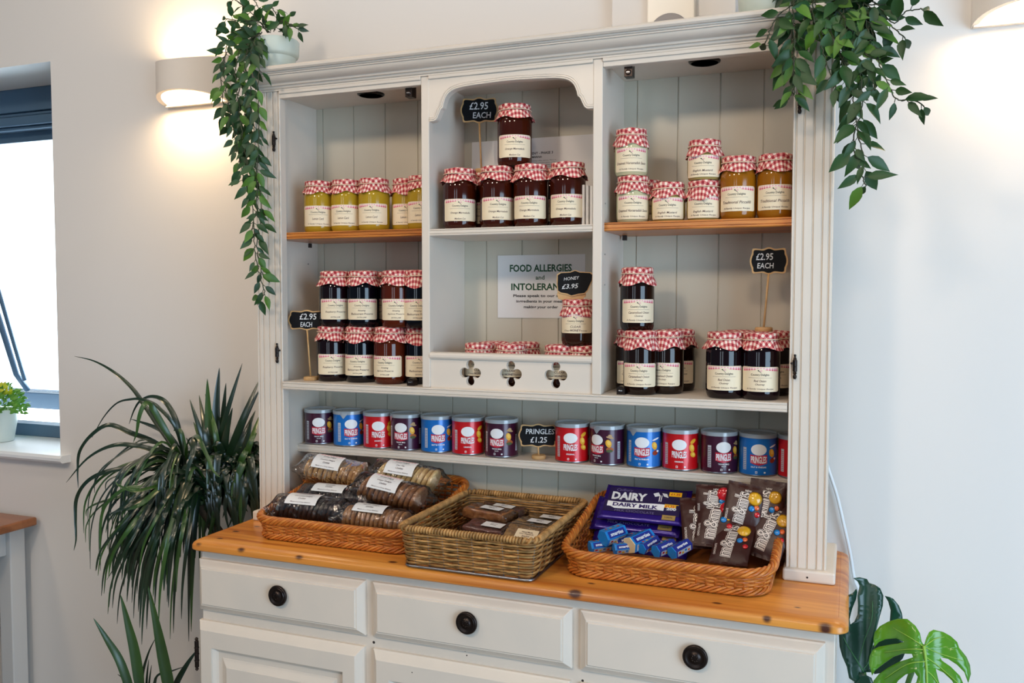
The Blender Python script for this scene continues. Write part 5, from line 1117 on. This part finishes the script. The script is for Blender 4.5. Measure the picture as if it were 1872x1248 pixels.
mb = MB(); mb.lathe([(0, 0), (.060, 0), (.064, .004), (.085, .17), (.090, .174), (.090, .19), (.082, .19), (.078, .17), (0, .165)], pm('terracotta_pot', (150, 90, 62), .7), n=36); mb.build('plant_pot', t, smooth=True, auto=.8)
mb = MB(); mb.tube([(0, 0, .16), (.01, -.005, .30)], .010, trunk, 8); mb.build('cane_stem', t, smooth=True)

# ------------------------------------------------------------------ swiss cheese plant at the right
mg = pm('monstera_bright', (92, 150, 30), .22, spec=.6, var=(14, (58, 122, 30), .9)); md = pm('monstera_dark', (20, 66, 46), .30, spec=.6, var=(10, (12, 48, 34), .9)); mv = pm('monstera_rib', (138, 182, 66), .4)
mo = thing('swiss_cheese_plant', 'potted plant with large split glossy leaves, right of the sideboard', 'plant', (1.44, .02, 0)); OM = Vector((1.44, .02, 0))
zc_ = lambda x, y: (1500 + x / 6, 1040 + y / 6)
def mleaf(outline, yfn, m, ribs, holes=(), name='leaf'):
    pts = [(x, y) for x, y in outline]; tri_in = [[Vector((p[0], p[1], 0)) for p in pts]] + [[Vector((p[0], p[1], 0)) for p in h] for h in holes]
    flatp = [p for l in tri_in for p in l]; tri = tessellate_polygon(tri_in); bm = bmesh.new(); vs = [bm.verts.new((p[0], p[1], 0)) for p in flatp]
    for f in tri:
        try: bm.faces.new([vs[i] for i in f])
        except ValueError: pass
    for _ in range(3):
        es = [e for e in bm.edges if e.calc_length() > 70]
        if es: bmesh.ops.subdivide_edges(bm, edges=es, cuts=1); bmesh.ops.triangulate(bm, faces=bm.faces)
    def P(x, y): a, b_ = zc_(x, y); return at(a, b_, 'y', yfn(x, y)) - OM
    for v in bm.verts: v.co = P(v.co.x, v.co.y)
    me = bpy.data.meshes.new(name); bm.to_mesh(me); bm.free(); me.materials.append(m); me.polygons.foreach_set('use_smooth', [True] * len(me.polygons)); o = link(name, me, mo)
    sd = o.modifiers.new('thickness', 'SOLIDIFY'); sd.thickness = .0008
    rb = MB()
    for r_ in ribs: rb.tube([P(x, y) + Vector((0, -.0014, 0)) for x, y in smoothpts(r_[1], 4)], [r_[0] * (1 - .7 * i / (4 * len(r_[1]))) for i in range(len(smoothpts(r_[1], 4)))], mv if m is mg else pm('monstera_rib_dark', (64, 120, 78), .4), 6)
    if ribs: rb.build('leaf_ribs', o, smooth=True)
bright = [(1130, 830), (1108, 790), (1090, 700), (1040, 620), (950, 545), (850, 542), (740, 575), (650, 625), (595, 690), (580, 760), (588, 855), (640, 800), (720, 765), (830, 758), (915, 797), (850, 815), (740, 830), (640, 850), (572, 885), (538, 950), (530, 1040), (566, 1168), (600, 1110), (700, 1030), (800, 960), (900, 925), (1000, 928), (1015, 965), (960, 985), (860, 1015), (740, 1080), (640, 1150), (580, 1225), (575, 1330),
          (700, 1400), (780, 1330), (850, 1220), (930, 1155), (1030, 1128), (1066, 1180), (1050, 1240), (960, 1300), (900, 1420), (1100, 1500), (1300, 1500), (1330, 1330), (1290, 1200), (1264, 1092), (1350, 1135), (1440, 1220), (1510, 1330), (1560, 1400), (1600, 1330), (1530, 1170), (1430, 1070), (1330, 1000), (1313, 963), (1400, 985), (1500, 1050), (1580, 1130), (1622, 1245),
          (1650, 1150), (1640, 1050), (1600, 960), (1520, 860), (1500, 800), (1430, 735), (1350, 690), (1240, 663), (1195, 690), (1165, 750), (1142, 825)]
mleaf(bright, lambda x, y: -.135 + .00006 * abs(x - 1150) - .000050 * (y - 830) + .006 * math.sin(x / 90.), mg, [(.0028, [(1132, 835), (1150, 950), (1162, 1080), (1168, 1250), (1165, 1450)]), (.0011, [(1140, 880), (950, 875), (700, 910)]), (.0011, [(1148, 1010), (950, 1040), (700, 1200)]), (.0011, [(1135, 850), (1020, 770), (800, 640)]),
        (.0011, [(1140, 850), (1300, 920), (1560, 1000)]), (.0011, [(1145, 840), (1260, 760), (1360, 740)]), (.0011, [(1155, 960), (1320, 1080), (1600, 1330)]), (.0011, [(1165, 1110), (1240, 1180), (1330, 1320)])])
darkA = [(200, 690), (282, 690), (284, 500), (280, 292), (350, 265), (390, 215), (401, 250), (386, 330), (346, 430), (316, 550), (326, 606), (370, 575), (405, 500), (411, 400), (404, 290), (420, 222), (428, 180), (408, 135), (356, 98), (430, 88), (510, 108), (533, 150), (600, 172), (655, 210), (688, 290), (683, 400), (650, 520), (615, 660), (590, 760), (565, 900), (548, 1020), (560, 1130), (480, 1130), (385, 1245), (312, 1195), (288, 1070), (240, 960), (210, 850)]
mleaf(darkA, lambda x, y: -.015 + .00004 * (x - 300) - .00004 * (y - 100) + .005 * math.sin(x / 60.), md, [(.0016, [(470, 1120), (400, 1000), (300, 840), (250, 740)]), (.0010, [(420, 1000), (480, 780), (560, 560), (570, 350)]), (.0009, [(460, 1100), (530, 1000), (600, 700)])])
mleaf([(705, 292), (760, 305), (800, 325), (860, 398), (893, 480), (908, 600), (830, 640), (755, 620), (768, 450), (742, 355)], lambda x, y: .06, md, [])
mleaf([(540, 900), (600, 800), (700, 745), (800, 740), (890, 770), (950, 870), (900, 980), (820, 1060), (700, 1130), (590, 1150), (550, 1040)], lambda x, y: -.035, md, [])
mleaf([(350, 1330), (385, 1180), (440, 1130), (560, 1190), (600, 1300), (500, 1400)], lambda x, y: -.05, md, [])
sm = pm('monstera_stem', (70, 116, 44), .4)
for a, b_, yy in (((1000, 1130), (940, 1300), -.07), ((470, 1120), (520, 1400), -.04), ((1132, 840), (1180, 1300), -.11)):
    p0 = at(*zc_(*a), 'y', yy) - OM; p1 = at(*zc_(*b_), 'y', yy + .02) - OM; mb = MB(); mb.tube([p0, p1, Vector((p1.x * .4, p1.y * .3, .55)), Vector((0, 0, .24))], .0045, sm, 8); mb.build('leaf_stalk', mo, smooth=True)
mb = MB(); mb.lathe([(0, 0), (.085, 0), (.09, .004), (.115, .20), (.12, .205), (.12, .23), (.11, .23), (.106, .20), (0, .205)], pm('white_plant_pot', (220, 220, 220), .4), n=40); mb.build('plant_pot', mo, smooth=True, auto=.8)

# ------------------------------------------------------------------ little plant on the window sill
wp = at(0, 790, 'y', .335); sp_t = thing('sill_plant', 'small bushy yellow-green plant in a white pot on the window sill', 'plant', (wp.x, .335, WZ0))
mb = MB(); mb.lathe([(0, 0), (.036, 0), (.039, .002), (.056, .098), (.057, .102), (.054, .102), (.052, .094), (0, .092)], white_cer, n=36); mb.build('plant_pot', sp_t, smooth=True, auto=.8)
mb = MB(); l1 = pm('sill_leaf_green', (120, 170, 70), .5, var=(30, (70, 130, 50), .8)); l2 = pm('sill_leaf_yellow', (206, 206, 60), .5); rd = Random_(4)
for k in range(430):
    a, e = rd.uniform(0, 2 * PI), rd.uniform(-.25, 1.45); rr_ = .074 * rd.uniform(.55, 1.05); d = Vector((math.cos(a) * math.cos(e), math.sin(a) * math.cos(e), math.sin(e) * .95)); p = Vector((0, 0, .106)) + d * rr_
    leaf(mb, p, d + Vector((rd.uniform(-.6, .6), rd.uniform(-.6, .6), rd.uniform(-.5, .5))), Vector((rd.uniform(-1, 1), -1, rd.uniform(0, 1))), .017, .013, l2 if e > .9 and rd.random() < .7 else l1, .2)
for k in range(24):
    a = rd.uniform(0, 2 * PI); mb.tube([(0, 0, .08), (.025 * math.cos(a), .025 * math.sin(a), .12)], .0010, l1, 4)
mb.build('foliage', sp_t, smooth=True, fix=False)

# ------------------------------------------------------------------ white cable behind the hutch
cab = [at(a, b_, 'y', y) for a, b_, y in ((1508, 835, .225), (1516, 862, .222), (1530, 905, .222), (1543, 960, .222), (1554, 1010, .226), (1562, 1058, .226), (1573, 1092, .226), (1576, 1180, .226))]
cab.append(Vector((cab[-1].x, .226, .02))); mb = MB(); mb.tube(smoothpts([tuple(p) for p in cab], 6), .0034, pm('white_cable', (226, 230, 234), .4), 8)
tag(mb.build('power_cable', smooth=True), 'white cable hanging down the wall right of the hutch', 'cable')
